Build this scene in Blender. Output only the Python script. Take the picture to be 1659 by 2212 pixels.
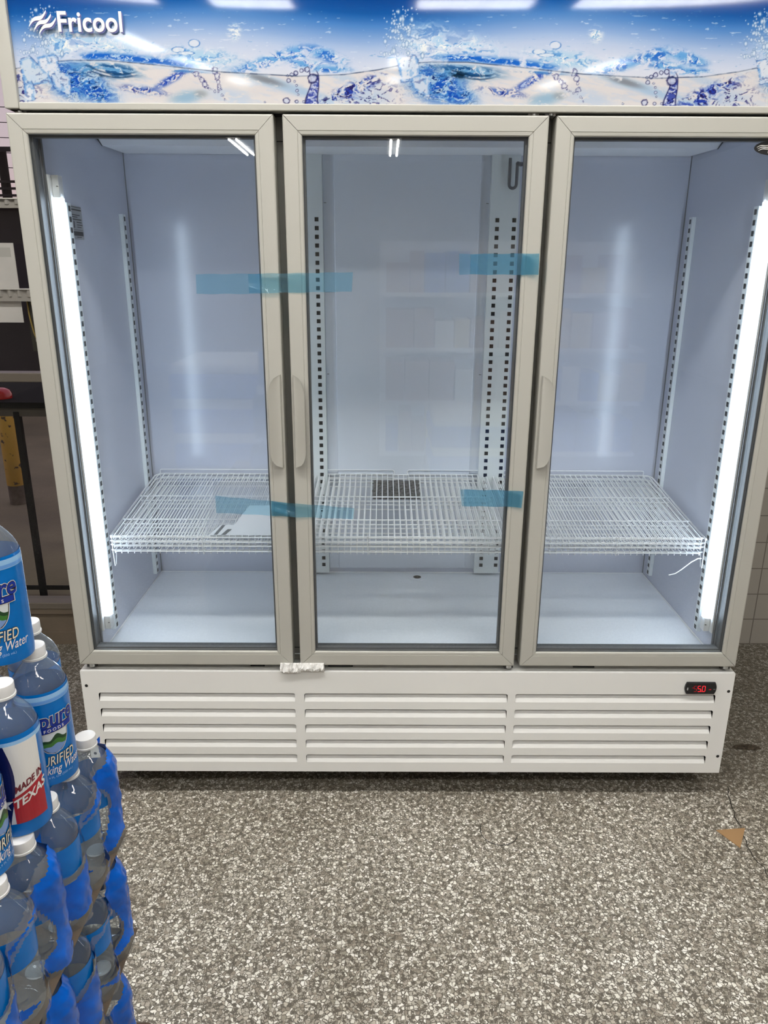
import bpy, bmesh, math, random
import numpy as np
from mathutils import Vector, Matrix

for o in list(bpy.data.objects):
    bpy.data.objects.remove(o, do_unlink=True)
SC = bpy.context.scene
COL = SC.collection
PI = math.pi
RNG = random.Random(7)

# ------------------------------------------------------------------ camera
cam_d = bpy.data.cameras.new('camera')
cam = bpy.data.objects.new('camera', cam_d)
COL.objects.link(cam)
cam_d.sensor_fit = 'HORIZONTAL'
cam_d.sensor_width = 36.0
cam_d.lens = 36.0 * 1625.18 / 1659.0
cam_d.clip_start = 0.02
_R = Vector((0.999988633, -0.000908320, 0.00468070764))
_U = Vector((-0.00417312, 0.30811618, 0.95133959))
_B = Vector((-0.00230632, -0.9513483, 0.30810888))
M4 = Matrix(((_R.x, _U.x, _B.x, -0.0733), (_R.y, _U.y, _B.y, -1.8637), (_R.z, _U.z, _B.z, 1.4982), (0, 0, 0, 1)))
cam.matrix_world = M4
SC.camera = cam

# ------------------------------------------------------------------ view, world, light levels
SC.view_settings.view_transform = 'Standard'
SC.view_settings.look = 'None'
SC.view_settings.exposure = 0.0
SC.view_settings.gamma = 1.0
SC.view_settings.use_curve_mapping = False
PANEL_W = 57.0         # emission of the flat ceiling panels above the aisle
TUBE_W = 31.0          # emission of the ceiling tubes
LED_W = 23.0           # emission of the LED strips in the cooler
SKY_S = 0.95
try:
    SC.cycles.transparent_max_bounces = 40
    SC.cycles.max_bounces = 12
    SC.cycles.caustics_reflective = False
    SC.cycles.caustics_refractive = False
except Exception:
    pass

world = bpy.data.worlds.new('dusk_sky')
SC.world = world
world.use_nodes = True
wn = world.node_tree
wn.nodes.clear()
wo = wn.nodes.new('ShaderNodeOutputWorld')
wb = wn.nodes.new('ShaderNodeBackground')
wc = wn.nodes.new('ShaderNodeTexCoord')
ws = wn.nodes.new('ShaderNodeSeparateXYZ')
wr = wn.nodes.new('ShaderNodeValToRGB')
wr.color_ramp.elements[0].position = 0.0
wr.color_ramp.elements[0].color = (0.72, 0.52, 0.48, 1)
wr.color_ramp.elements[1].position = 0.55
wr.color_ramp.elements[1].color = (0.50, 0.45, 0.60, 1)
_e = wr.color_ramp.elements.new(0.14)
_e.color = (0.68, 0.555, 0.60, 1)
wn.links.new(wc.outputs['Generated'], ws.inputs[0])
wn.links.new(ws.outputs['Z'], wr.inputs[0])
wn.links.new(wr.outputs[0], wb.inputs[0])
wb.inputs[1].default_value = SKY_S
wn.links.new(wb.outputs[0], wo.inputs[0])


# ------------------------------------------------------------------ helpers: materials
def lin(r, g, b):
    f = lambda c: (c / 255.0 / 12.92) if c / 255.0 <= 0.04045 else ((c / 255.0 + 0.055) / 1.055) ** 2.4
    return (f(r), f(g), f(b), 1.0)


def mat(name, col, rough=0.5, metal=0.0, spec=0.5, noise=0.0, nscale=20.0, bump=0.0, bscale=60.0, coat=0.0):
    m = bpy.data.materials.new(name)
    m.use_nodes = True
    nt = m.node_tree
    p = nt.nodes['Principled BSDF']
    c = col if len(col) == 4 else (*col, 1.0)
    p.inputs['Base Color'].default_value = c
    p.inputs['Roughness'].default_value = rough
    p.inputs['Metallic'].default_value = metal
    p.inputs['Specular IOR Level'].default_value = spec
    p.inputs['Coat Weight'].default_value = coat
    p.inputs['Coat Roughness'].default_value = 0.08
    if noise > 0 or bump > 0:
        tc = nt.nodes.new('ShaderNodeTexCoord')
    if noise > 0:
        n = nt.nodes.new('ShaderNodeTexNoise')
        n.inputs['Scale'].default_value = nscale
        n.inputs['Detail'].default_value = 5
        nt.links.new(tc.outputs['Object'], n.inputs['Vector'])
        r = nt.nodes.new('ShaderNodeValToRGB')
        r.color_ramp.elements[0].position = 0.3
        r.color_ramp.elements[1].position = 0.7
        r.color_ramp.elements[0].color = (c[0] * (1 - noise), c[1] * (1 - noise), c[2] * (1 - noise), 1)
        r.color_ramp.elements[1].color = (min(1, c[0] * (1 + noise)), min(1, c[1] * (1 + noise)), min(1, c[2] * (1 + noise)), 1)
        nt.links.new(n.outputs['Fac'], r.inputs[0])
        nt.links.new(r.outputs[0], p.inputs['Base Color'])
    if bump > 0:
        n2 = nt.nodes.new('ShaderNodeTexNoise')
        n2.inputs['Scale'].default_value = bscale
        n2.inputs['Detail'].default_value = 3
        nt.links.new(tc.outputs['Object'], n2.inputs['Vector'])
        b = nt.nodes.new('ShaderNodeBump')
        b.inputs['Strength'].default_value = bump
        b.inputs['Distance'].default_value = 0.01
        nt.links.new(n2.outputs['Fac'], b.inputs['Height'])
        nt.links.new(b.outputs[0], p.inputs['Normal'])
    return m


def emit(name, col, strength):
    m = bpy.data.materials.new(name)
    m.use_nodes = True
    nt = m.node_tree
    nt.nodes.clear()
    o = nt.nodes.new('ShaderNodeOutputMaterial')
    e = nt.nodes.new('ShaderNodeEmission')
    e.inputs[0].default_value = (*col[:3], 1)
    e.inputs[1].default_value = strength
    nt.links.new(e.outputs[0], o.inputs[0])
    return m


def clear(name, tint, ior=1.5, gloss_rough=0.0, haze=0.0, haze_col=(0.6, 0.65, 0.7), bump=0.0, bscale=30.0):
    """thin clear sheet: transparent mixed with a mirror by Fresnel, plus a little haze"""
    m = bpy.data.materials.new(name)
    m.use_nodes = True
    nt = m.node_tree
    nt.nodes.clear()
    o = nt.nodes.new('ShaderNodeOutputMaterial')
    t = nt.nodes.new('ShaderNodeBsdfTransparent')
    t.inputs[0].default_value = (*tint[:3], 1)
    g = nt.nodes.new('ShaderNodeBsdfGlossy')
    g.inputs['Roughness'].default_value = gloss_rough
    f = nt.nodes.new('ShaderNodeFresnel')
    ge = nt.nodes.new('ShaderNodeNewGeometry')     # same reflectance from both sides of the thin sheet
    mi_ = nt.nodes.new('ShaderNodeMath'); mi_.operation = 'MULTIPLY_ADD'
    mi_.inputs[1].default_value = 1.0 / ior - ior; mi_.inputs[2].default_value = ior
    nt.links.new(ge.outputs['Backfacing'], mi_.inputs[0]); nt.links.new(mi_.outputs[0], f.inputs['IOR'])
    mx = nt.nodes.new('ShaderNodeMixShader')
    src = t.outputs[0]
    if haze > 0:
        d = nt.nodes.new('ShaderNodeBsdfDiffuse')
        d.inputs[0].default_value = (*haze_col, 1)
        tl = nt.nodes.new('ShaderNodeBsdfTranslucent')
        tl.inputs[0].default_value = (*haze_col, 1)
        mm = nt.nodes.new('ShaderNodeMixShader')
        mm.inputs[0].default_value = 0.4
        nt.links.new(d.outputs[0], mm.inputs[1])
        nt.links.new(tl.outputs[0], mm.inputs[2])
        m2 = nt.nodes.new('ShaderNodeMixShader')
        m2.inputs[0].default_value = haze
        nt.links.new(t.outputs[0], m2.inputs[1])
        nt.links.new(mm.outputs[0], m2.inputs[2])
        src = m2.outputs[0]
    nt.links.new(f.outputs[0], mx.inputs[0])
    nt.links.new(src, mx.inputs[1])
    nt.links.new(g.outputs[0], mx.inputs[2])
    if bump > 0:
        tc = nt.nodes.new('ShaderNodeTexCoord')
        n2 = nt.nodes.new('ShaderNodeTexNoise')
        n2.inputs['Scale'].default_value = bscale
        nt.links.new(tc.outputs['Object'], n2.inputs['Vector'])
        b = nt.nodes.new('ShaderNodeBump')
        b.inputs['Strength'].default_value = bump
        b.inputs['Distance'].default_value = 0.01
        nt.links.new(n2.outputs['Fac'], b.inputs['Height'])
        nt.links.new(b.outputs[0], g.inputs['Normal'])
        nt.links.new(b.outputs[0], f.inputs['Normal'])
    nt.links.new(mx.outputs[0], o.inputs[0])
    return m


# ------------------------------------------------------------------ helpers: meshes
class MB:
    def __init__(s):
        s.v = []; s.f = []; s.m = []

    def quad(s, a, b, c, d, mi=0):
        n = len(s.v); s.v += [tuple(a), tuple(b), tuple(c), tuple(d)]; s.f.append((n, n + 1, n + 2, n + 3)); s.m.append(mi)

    def poly(s, pts, mi=0):
        n = len(s.v); s.v += [tuple(p) for p in pts]; s.f.append(tuple(range(n, n + len(pts)))); s.m.append(mi)

    def box(s, x0, x1, y0, y1, z0, z1, mi=0):
        n = len(s.v)
        s.v += [(x0, y0, z0), (x1, y0, z0), (x1, y1, z0), (x0, y1, z0), (x0, y0, z1), (x1, y0, z1), (x1, y1, z1), (x0, y1, z1)]
        for f in ((0, 3, 2, 1), (4, 5, 6, 7), (0, 1, 5, 4), (1, 2, 6, 5), (2, 3, 7, 6), (3, 0, 4, 7)):
            s.f.append(tuple(n + i for i in f)); s.m.append(mi)

    def grid(s, P, mi=0, closed_u=False, closed_v=False, skip=None):
        """P[i][j] points"""
        ni, nj = len(P), len(P[0]); n = len(s.v)
        for r in P:
            s.v += [tuple(p) for p in r]
        for i in range(ni if closed_u else ni - 1):
            for j in range(nj if closed_v else nj - 1):
                if skip and skip(i, j):
                    continue
                a = n + i * nj + j; b = n + ((i + 1) % ni) * nj + j
                c = n + ((i + 1) % ni) * nj + (j + 1) % nj; d = n + i * nj + (j + 1) % nj
                s.f.append((a, b, c, d)); s.m.append(mi if not callable(mi) else mi(i, j))

    def lathe(s, prof, seg=24, mi=0, c=(0, 0, 0), rfun=None, cap=True):
        P = []
        for k in range(seg):
            a = 2 * PI * k / seg
            P.append([(c[0] + (r if rfun is None else rfun(r, z, k)) * math.cos(a), c[1] + (r if rfun is None else rfun(r, z, k)) * math.sin(a), c[2] + z) for r, z in prof])
        s.grid(P, mi, closed_u=True)
        if cap:
            n0 = len(s.v) - seg * len(prof)
            s.f.append(tuple(n0 + k * len(prof) + len(prof) - 1 for k in range(seg))); s.m.append(mi)
            s.f.append(tuple(n0 + k * len(prof) for k in reversed(range(seg)))); s.m.append(mi)

    def tube(s, pts, r, seg=6, mi=0, closed=False, cap=True):
        pts = [Vector(p) for p in pts]; n = len(pts); P = []
        up = None
        for i in range(n):
            if closed:
                t = (pts[(i + 1) % n] - pts[i - 1])
            else:
                t = pts[min(i + 1, n - 1)] - pts[max(i - 1, 0)]
            t.normalize()
            if up is None:
                up = Vector((0, 0, 1)) if abs(t.z) < 0.9 else Vector((1, 0, 0))
            u = (up - t * up.dot(t)); u.normalize(); w = t.cross(u); up = u
            rr = r[i] if isinstance(r, (list, tuple)) else r
            P.append([pts[i] + (u * math.cos(2 * PI * k / seg) + w * math.sin(2 * PI * k / seg)) * rr for k in range(seg)])
        n0 = len(s.v)
        s.grid(P, mi, closed_u=closed, closed_v=True)
        if cap and not closed:
            s.f.append(tuple(n0 + k for k in reversed(range(seg)))); s.m.append(mi)
            s.f.append(tuple(n0 + (n - 1) * seg + k for k in range(seg))); s.m.append(mi)

    def build(s, name, mats, parent=None, smooth=False, bevel=0.0, off=None, auto=None):
        me = bpy.data.meshes.new(name)
        ox = Vector((0, 0, 0)) if off is None else Vector(off)
        me.from_pydata([(x - ox.x, y - ox.y, z - ox.z) for x, y, z in s.v], [], s.f)
        if not isinstance(mats, (list, tuple)):
            mats = [mats]
        for m_ in mats:
            me.materials.append(m_)
        if len(mats) > 1:
            me.polygons.foreach_set('material_index', s.m)
        if smooth:
            me.polygons.foreach_set('use_smooth', [True] * len(s.f))
        me.update()
        ob = bpy.data.objects.new(name, me)
        COL.objects.link(ob)
        if parent is not None:
            ob.parent = parent
        if bevel > 0:
            b = ob.modifiers.new('bevel', 'BEVEL'); b.width = bevel; b.segments = 2; b.limit_method = 'ANGLE'
        if auto is not None:
            bm = bmesh.new(); bm.from_mesh(me)
            for e in bm.edges:
                if len(e.link_faces) == 2 and e.calc_face_angle(0) > auto:
                    e.smooth = False
            bm.to_mesh(me); bm.free()
        return ob


def tag(o, label=None, cat=None, group=None, kind=None):
    if label: o['label'] = label
    if cat: o['category'] = cat
    if group: o['group'] = group
    if kind: o['kind'] = kind
    return o


def empty(name, loc, label=None, cat=None, group=None, rz=0.0):
    o = bpy.data.objects.new(name, None)
    o.empty_display_size = 0.05
    COL.objects.link(o)
    o.location = loc
    o.rotation_euler = (0, 0, rz)
    return tag(o, label, cat, group)


def copy_tree(o, parent=None):
    c = o.copy()
    COL.objects.link(c)
    if parent is not None:
        c.parent = parent
    for ch in list(o.children):
        copy_tree(ch, c)
    return c


_FONTCACHE = {}


def text2d(body, size, offset=0.0, shear=0.0, space=1.0, res=4):
    """returns (verts2d, faces) of a text set in the built-in font, centred in x on 0, baseline y=0"""
    key = (body, size, offset, shear, space, res)
    if key in _FONTCACHE:
        return _FONTCACHE[key]
    cu = bpy.data.curves.new('t', 'FONT')
    cu.body = body; cu.size = size; cu.offset = offset; cu.shear = shear; cu.space_character = space
    cu.align_x = 'CENTER'; cu.resolution_u = res
    ob = bpy.data.objects.new('t', cu)
    COL.objects.link(ob)
    dg = bpy.context.evaluated_depsgraph_get()
    dg.update()
    me = bpy.data.meshes.new_from_object(ob.evaluated_get(dg))
    V = [(v.co.x, v.co.y) for v in me.vertices]
    Fs = [tuple(p.vertices) for p in me.polygons]
    bpy.data.objects.remove(ob, do_unlink=True)
    bpy.data.meshes.remove(me)
    bpy.data.curves.remove(cu)
    _FONTCACHE[key] = (V, Fs)
    return V, Fs


def put2d(mb, V, Fs, fn, mi=0):
    n = len(mb.v)
    mb.v += [tuple(fn(x, y)) for x, y in V]
    for f in Fs:
        mb.f.append(tuple(n + i for i in f)); mb.m.append(mi)


def star2d(cx, cy, R, r=None, rot=PI / 2):
    r = r or R * 0.4
    return [(cx + (R if k % 2 == 0 else r) * math.cos(rot + k * PI / 5), cy + (R if k % 2 == 0 else r) * math.sin(rot + k * PI / 5)) for k in range(10)]


# ------------------------------------------------------------------ materials
M_white = mat('warm_white_paint', (0.445, 0.435, 0.395), 0.32, noise=0.012, nscale=3)
M_base = mat('white_painted_steel', (0.79, 0.785, 0.765), 0.38, noise=0.01, nscale=3)
M_liner = mat('cooler_liner', (0.58, 0.605, 0.70), 0.16, spec=0.45)
M_lfloor = mat('cooler_liner_floor', (0.74, 0.77, 0.82), 0.35, noise=0.04, nscale=220)
M_pan = mat('cooler_ceiling_pan', (0.80, 0.81, 0.84), 0.4)
M_post = mat('galvanised_post', (0.70, 0.74, 0.75), 0.35)
M_black = mat('black', (0.008, 0.008, 0.009), 0.4)
M_dark = mat('dark_void', (0.012, 0.011, 0.010), 0.8)
M_gasket = mat('dark_gasket', (0.05, 0.055, 0.06), 0.5)
M_spacer = mat('grey_spacer', (0.22, 0.23, 0.235), 0.4)
M_mull = mat('grey_mullion', (0.24, 0.24, 0.22), 0.5)
M_alu = mat('aluminium', (0.62, 0.63, 0.64), 0.32, metal=0.85)
M_ledp = mat('led_profile', (0.78, 0.79, 0.80), 0.4)
M_led = emit('led_light', (0.70, 0.84, 1.0), LED_W)
M_wire = mat('white_coated_wire', (0.80, 0.81, 0.83), 0.35)
M_zip = mat('white_nylon', (0.78, 0.78, 0.78), 0.4)
M_tubeE = emit('tube_light', (1.0, 0.985, 0.94), TUBE_W)
M_panelE = emit('panel_light', (1.0, 0.985, 0.94), PANEL_W)
_nt = M_panelE.node_tree                               # prismatic lens: bright beads on a dimmer ground
_v = _nt.nodes.new('ShaderNodeTexVoronoi'); _v.inputs['Scale'].default_value = 26.0; _v.inputs['Randomness'].default_value = 0.15
_tc = _nt.nodes.new('ShaderNodeTexCoord'); _nt.links.new(_tc.outputs['Object'], _v.inputs['Vector'])
_mr = _nt.nodes.new('ShaderNodeMapRange'); _mr.inputs['From Min'].default_value = 0.1; _mr.inputs['From Max'].default_value = 0.55
_mr.inputs['To Min'].default_value = PANEL_W * 1.7; _mr.inputs['To Max'].default_value = PANEL_W * 0.4
_nt.links.new(_v.outputs['Distance'], _mr.inputs['Value']); _nt.links.new(_mr.outputs[0], _nt.nodes['Emission'].inputs[1])
M_fix = mat('fixture_white', (0.75, 0.74, 0.72), 0.5)
M_glass = clear('door_glass', (0.955, 0.97, 0.972), ior=1.55)
M_wglass = clear('window_glass', (0.90, 0.91, 0.90), ior=1.5)
M_tape = clear('blue_tape', (0.60, 0.81, 0.90), ior=1.5, gloss_rough=0.10, haze=0.15, haze_col=(0.20, 0.52, 0.74), bump=0.15, bscale=25)
M_pet = clear('clear_pet', (0.90, 0.935, 0.955), ior=1.5, gloss_rough=0.04, haze=0.17, haze_col=(0.50, 0.58, 0.66), bump=0.12, bscale=40)
M_cap = mat('white_cap', (0.72, 0.71, 0.70), 0.3)
M_blue = mat('label_blue', lin(0, 108, 188), 0.25, spec=0.25, noise=0.14, nscale=25, coat=0.15)
M_lblue = mat('label_light_blue', lin(150, 195, 235), 0.25)
M_navy = mat('label_navy', lin(22, 50, 150), 0.25)
M_dnavy = mat('label_dark_navy', lin(18, 22, 80), 0.25, noise=0.2, nscale=30)
M_lwhite = mat('label_white', lin(226, 224, 220), 0.28)
M_cream = mat('label_cream', lin(235, 228, 205), 0.3)
M_lblack = mat('label_black', lin(20, 20, 34), 0.3)
M_green = mat('label_green', lin(62, 118, 48), 0.3)
M_dgreen = mat('label_dark_green', lin(28, 66, 34), 0.3)
M_lake = mat('label_lake', lin(120, 150, 200), 0.3)
M_red = mat('label_red', lin(170, 30, 44), 0.25, noise=0.1, nscale=30)
M_yellow = mat('label_yellow', lin(225, 220, 40), 0.35)


# ------------------------------------------------------------------ structure: floor
def floor_material():
    m = bpy.data.materials.new('terrazzo')
    m.use_nodes = True
    nt = m.node_tree; N = nt.nodes; L = nt.links
    p = N['Principled BSDF']
    tc = N.new('ShaderNodeTexCoord')
    wq = N.new('ShaderNodeTexNoise'); wq.inputs['Scale'].default_value = 90; wq.inputs['Detail'].default_value = 1
    L.new(tc.outputs['Object'], wq.inputs['Vector'])
    wm = N.new('ShaderNodeVectorMath'); wm.operation = 'SCALE'; wm.inputs['Scale'].default_value = 0.006
    L.new(wq.outputs['Color'], wm.inputs[0])
    wa = N.new('ShaderNodeVectorMath'); wa.operation = 'ADD'
    L.new(tc.outputs['Object'], wa.inputs[0]); L.new(wm.outputs[0], wa.inputs[1])

    def layer(scale, edge, ramp):
        v = N.new('ShaderNodeTexVoronoi'); v.voronoi_dimensions = '2D'; v.inputs['Scale'].default_value = scale
        L.new(wa.outputs[0], v.inputs['Vector'])
        s = N.new('ShaderNodeSeparateColor'); L.new(v.outputs['Color'], s.inputs[0])
        r = N.new('ShaderNodeValToRGB'); r.color_ramp.interpolation = 'CONSTANT'
        els = r.color_ramp.elements
        els[0].position = ramp[0][0]; els[0].color = (*ramp[0][1], 1)
        els[1].position = ramp[1][0]; els[1].color = (*ramp[1][1], 1)
        for pos, c in ramp[2:]:
            e = els.new(pos); e.color = (*c, 1)
        L.new(s.outputs[0], r.inputs[0])
        ve = N.new('ShaderNodeTexVoronoi'); ve.voronoi_dimensions = '2D'; ve.feature = 'DISTANCE_TO_EDGE'; ve.inputs['Scale'].default_value = scale
        L.new(wa.outputs[0], ve.inputs['Vector'])
        # edge width differs from chip to chip
        ma = N.new('ShaderNodeMath'); ma.operation = 'MULTIPLY_ADD'; ma.inputs[1].default_value = edge * 1.2; ma.inputs[2].default_value = edge * 0.5
        L.new(s.outputs[1], ma.inputs[0])
        sb = N.new('ShaderNodeMath'); sb.operation = 'SUBTRACT'; L.new(ve.outputs['Distance'], sb.inputs[0]); L.new(ma.outputs[0], sb.inputs[1])
        mu = N.new('ShaderNodeMath'); mu.operation = 'MULTIPLY'; mu.use_clamp = True; mu.inputs[1].default_value = 22.0
        L.new(sb.outputs[0], mu.inputs[0])
        return r, mu
    r1, e1 = layer(112.0, 0.085, [(0.0, (0.66, 0.62, 0.54)), (0.10, (0.30, 0.26, 0.21)), (0.22, (0.42, 0.37, 0.31)), (0.33, (0.86, 0.83, 0.75)),
                                 (0.50, (0.48, 0.44, 0.38)), (0.60, (0.56, 0.51, 0.43)), (0.70, (0.34, 0.31, 0.25)), (0.79, (0.76, 0.73, 0.66)), (0.90, (0.93, 0.90, 0.84))])
    r2, e2 = layer(230.0, 0.08, [(0.0, (0.16, 0.14, 0.11)), (0.35, (0.36, 0.325, 0.27)), (0.6, (0.55, 0.51, 0.44)), (0.8, (0.22, 0.19, 0.155))])
    mat0 = N.new('ShaderNodeMix'); mat0.data_type = 'RGBA'; mat0.inputs['A'].default_value = (0.10, 0.088, 0.07, 1)
    L.new(e2.outputs[0], mat0.inputs['Factor']); L.new(r2.outputs[0], mat0.inputs['B'])
    mdark = N.new('ShaderNodeMix'); mdark.data_type = 'RGBA'; mdark.inputs['Factor'].default_value = 0.85
    mdark.inputs['A'].default_value = (0.10, 0.088, 0.07, 1); L.new(mat0.outputs['Result'], mdark.inputs['B'])
    mx = N.new('ShaderNodeMix'); mx.data_type = 'RGBA'
    nf_ = N.new('ShaderNodeTexNoise'); nf_.inputs['Scale'].default_value = 75; nf_.inputs['Detail'].default_value = 2
    L.new(tc.outputs['Object'], nf_.inputs['Vector'])
    lt_ = N.new('ShaderNodeMath'); lt_.operation = 'LESS_THAN'; lt_.inputs[1].default_value = 0.53; L.new(nf_.outputs['Fac'], lt_.inputs[0])
    em_ = N.new('ShaderNodeMath'); em_.operation = 'MULTIPLY'; L.new(e1.outputs[0], em_.inputs[0]); L.new(lt_.outputs[0], em_.inputs[1])
    L.new(em_.outputs[0], mx.inputs['Factor']); L.new(mdark.outputs['Result'], mx.inputs['A']); L.new(r1.outputs[0], mx.inputs['B'])
    # dirt patches
    n = N.new('ShaderNodeTexNoise'); n.inputs['Scale'].default_value = 2.3; n.inputs['Detail'].default_value = 6; n.inputs['Roughness'].default_value = 0.62
    L.new(tc.outputs['Object'], n.inputs['Vector'])
    dr = N.new('ShaderNodeValToRGB'); dr.color_ramp.elements[0].position = 0.36; dr.color_ramp.elements[0].color = (0.76, 0.745, 0.72, 1)
    dr.color_ramp.elements[1].position = 0.60; dr.color_ramp.elements[1].color = (1, 1, 1, 1)
    L.new(n.outputs['Fac'], dr.inputs[0])
    m2 = N.new('ShaderNodeMix'); m2.data_type = 'RGBA'; m2.blend_type = 'MULTIPLY'; m2.inputs['Factor'].default_value = 1.0
    L.new(mx.outputs['Result'], m2.inputs['A']); L.new(dr.outputs[0], m2.inputs['B'])
    # grime with shade painted into the colour: behind and to the right of the cooler (Y > 0) the chips darken
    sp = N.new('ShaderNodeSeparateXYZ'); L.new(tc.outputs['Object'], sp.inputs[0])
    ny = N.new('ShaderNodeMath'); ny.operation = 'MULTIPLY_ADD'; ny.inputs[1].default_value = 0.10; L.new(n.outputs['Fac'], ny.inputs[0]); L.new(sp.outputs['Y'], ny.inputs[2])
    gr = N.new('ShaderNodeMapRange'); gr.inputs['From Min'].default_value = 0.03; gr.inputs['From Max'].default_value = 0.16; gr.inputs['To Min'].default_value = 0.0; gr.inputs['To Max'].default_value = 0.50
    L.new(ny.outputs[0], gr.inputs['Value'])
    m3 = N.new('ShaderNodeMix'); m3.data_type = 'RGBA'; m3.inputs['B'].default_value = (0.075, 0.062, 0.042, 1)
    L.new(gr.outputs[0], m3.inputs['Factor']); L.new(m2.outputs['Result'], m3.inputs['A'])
    L.new(m3.outputs['Result'], p.inputs['Base Color'])
    p.inputs['Roughness'].default_value = 0.5
    p.inputs['Specular IOR Level'].default_value = 0.35
    return m


mb = MB(); mb.box(-4.6, 4.6, -10.6, 1.06, -0.05, 0.0)
tag(mb.build('floor', floor_material()), kind='structure')


def tile_material():
    m = bpy.data.materials.new('white_wall_tile')
    m.use_nodes = True
    nt = m.node_tree; N = nt.nodes; L = nt.links
    p = N['Principled BSDF']
    tc = N.new('ShaderNodeTexCoord'); mp = N.new('ShaderNodeMapping')
    mp.inputs['Rotation'].default_value = (PI / 2, 0, 0)
    L.new(tc.outputs['Object'], mp.inputs[0])
    b = N.new('ShaderNodeTexBrick'); b.offset = 0.0; b.squash = 1.0
    b.inputs['Scale'].default_value = 1.0
    b.inputs['Color1'].default_value = (0.42, 0.39, 0.35, 1); b.inputs['Color2'].default_value = (0.40, 0.37, 0.33, 1)
    b.inputs['Mortar'].default_value = (0.20, 0.18, 0.16, 1)
    b.inputs['Mortar Size'].default_value = 0.0022; b.inputs['Mortar Smooth'].default_value = 0.1
    b.inputs['Brick Width'].default_value = 0.113; b.inputs['Row Height'].default_value = 0.1135
    L.new(mp.outputs[0], b.inputs['Vector'])
    L.new(b.outputs['Color'], p.inputs['Base Color'])
    p.inputs['Roughness'].default_value = 0.25
    return m


M_wallp = mat('beige_wall_paint', (0.52, 0.48, 0.42), 0.8)
M_ceil = mat('ceiling_panel', (0.62, 0.60, 0.56), 0.85, noise=0.05, nscale=3)
M_plank = mat('brown_wood_look_tile', lin(112, 100, 86), 0.45, noise=0.22, nscale=6)
M_mullalu = mat('bronze_window_frame', lin(118, 110, 100), 0.4, metal=0.2)
# the window wall behind the cooler: low plank-tiled sill wall, glass, tile to the right
WX0, WX1 = -3.3, -0.95
mb = MB()
mb.box(WX1, 4.6, 0.98, 1.06, 0, 3.05)
tag(mb.build('wall_back', tile_material(), off=(0.0065, 0, 0.001)), kind='structure').location = (0.0065, 0, 0.001)
mb = MB()
mb.box(-4.6, WX0, 0.98, 1.06, 0, 3.05)
mb.box(WX0, WX1, 0.98, 1.06, 2.75, 3.05)
tag(mb.build('wall_left_of_window', M_wallp), kind='structure')
mb = MB(); mb.box(WX0, WX1, 0.965, 1.06, 0.0, 0.16)
tag(mb.build('baseboard_back', M_plank), kind='structure')
mb = MB(); mb.box(WX0, WX1, 0.955, 0.9655, 0.0, 0.055); mb.box(WX0, WX1, 0.95, 0.967, 0.140, 0.164)
tag(mb.build('trim_1', M_plank), kind='structure')
w1 = empty('window_1', (-2.1, 1.0, 0.16)); tag(w1, kind='structure')
mb = MB()
mb.box(WX0, WX1, 0.945, 1.02, 0.164, 0.192)          # sill rail
mb.box(WX0, WX1, 0.955, 1.02, 1.088, 1.122)          # mid rail
mb.box(WX0, WX1, 0.955, 1.02, 2.70, 2.75)
mb.box(WX0, WX0 + 0.05, 0.955, 1.02, 0.192, 2.70); mb.box(WX1 - 0.05, WX1, 0.955, 1.02, 0.192, 2.70)
fr = mb.build('window_frame', M_mullalu, w1, off=w1.location, bevel=0.003)
mb = MB(); mb.quad((WX0, 0.99, 0.19), (WX1, 0.99, 0.19), (WX1, 0.99, 2.7), (WX0, 0.99, 2.7))
mb.build('pane', M_wglass, fr, off=w1.location)
mb = MB(); mb.box(-4.68, -4.6, -10.6, 1.06, 0, 3.05)
tag(mb.build('wall_left', M_wallp), kind='structure')
mb = MB(); mb.box(4.6, 4.68, -10.6, 1.06, 0, 3.05)
tag(mb.build('wall_right', M_wallp), kind='structure')
mb = MB(); mb.box(-4.6, 4.6, -10.68, -10.6, 0, 3.05)
tag(mb.build('wall_front', M_wallp), kind='structure')
mb = MB(); mb.box(-4.68, 4.68, -10.68, 1.06, 3.05, 3.12)
tag(mb.build('ceiling', M_ceil), kind='structure')


# ------------------------------------------------------------------ ceiling lights
def ceiling_light(cx, cy, length, along, proto=[None]):
    g = 'tube lights on the store ceiling'
    root = empty('ceiling_light', (cx, cy, 3.05), 'white twin tube strip light on the store ceiling, out of the photo', 'ceiling light', g, 0 if along == 'y' else PI / 2)
    mb = MB(); mb.box(-0.09, 0.09, -length / 2 - 0.03, length / 2 + 0.03, -0.035, 0.0)
    mb.build('housing', M_fix, root)
    for s in (-1, 1):
        mb = MB(); mb.tube([(s * 0.045, -length / 2, -0.055), (s * 0.045, length / 2, -0.055)], 0.015, 8)
        mb.build('tube', M_tubeE, root, smooth=True)
    return root


def ceiling_panel(cx, cy, length):
    root = empty('ceiling_panel_light', (cx, cy, 3.05), 'white flat panel light in the store ceiling, out of the photo', 'ceiling light', 'flat panel lights above the aisle')
    mb = MB(); w = 0.13; h = length / 2
    mb.box(-h - 0.02, h + 0.02, -w - 0.02, w + 0.02, -0.012, 0.0)
    mb.build('frame', M_fix, root)
    mb = MB(); mb.quad((-h, -w, -0.0125), (-h, w, -0.0125), (h, w, -0.0125), (h, -w, -0.0125))
    mb.build('lens', M_panelE, root)


for x in (-1.93, 0.06, 2.05):
    for y in (-8.95, -6.3, -4.3):
        if y > -5 and x > 0:
            continue
        ceiling_light(x, y, 1.3, 'y')
for x, l_ in ((-1.72, 0.75), (-0.80, 0.45), (0.42, 0.62), (1.55, 1.15)):
    ceiling_panel(x, -2.78, l_)
for x in (-1.75, -0.40, 0.95):
    ceiling_panel(x, -1.02, 1.2)

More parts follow.
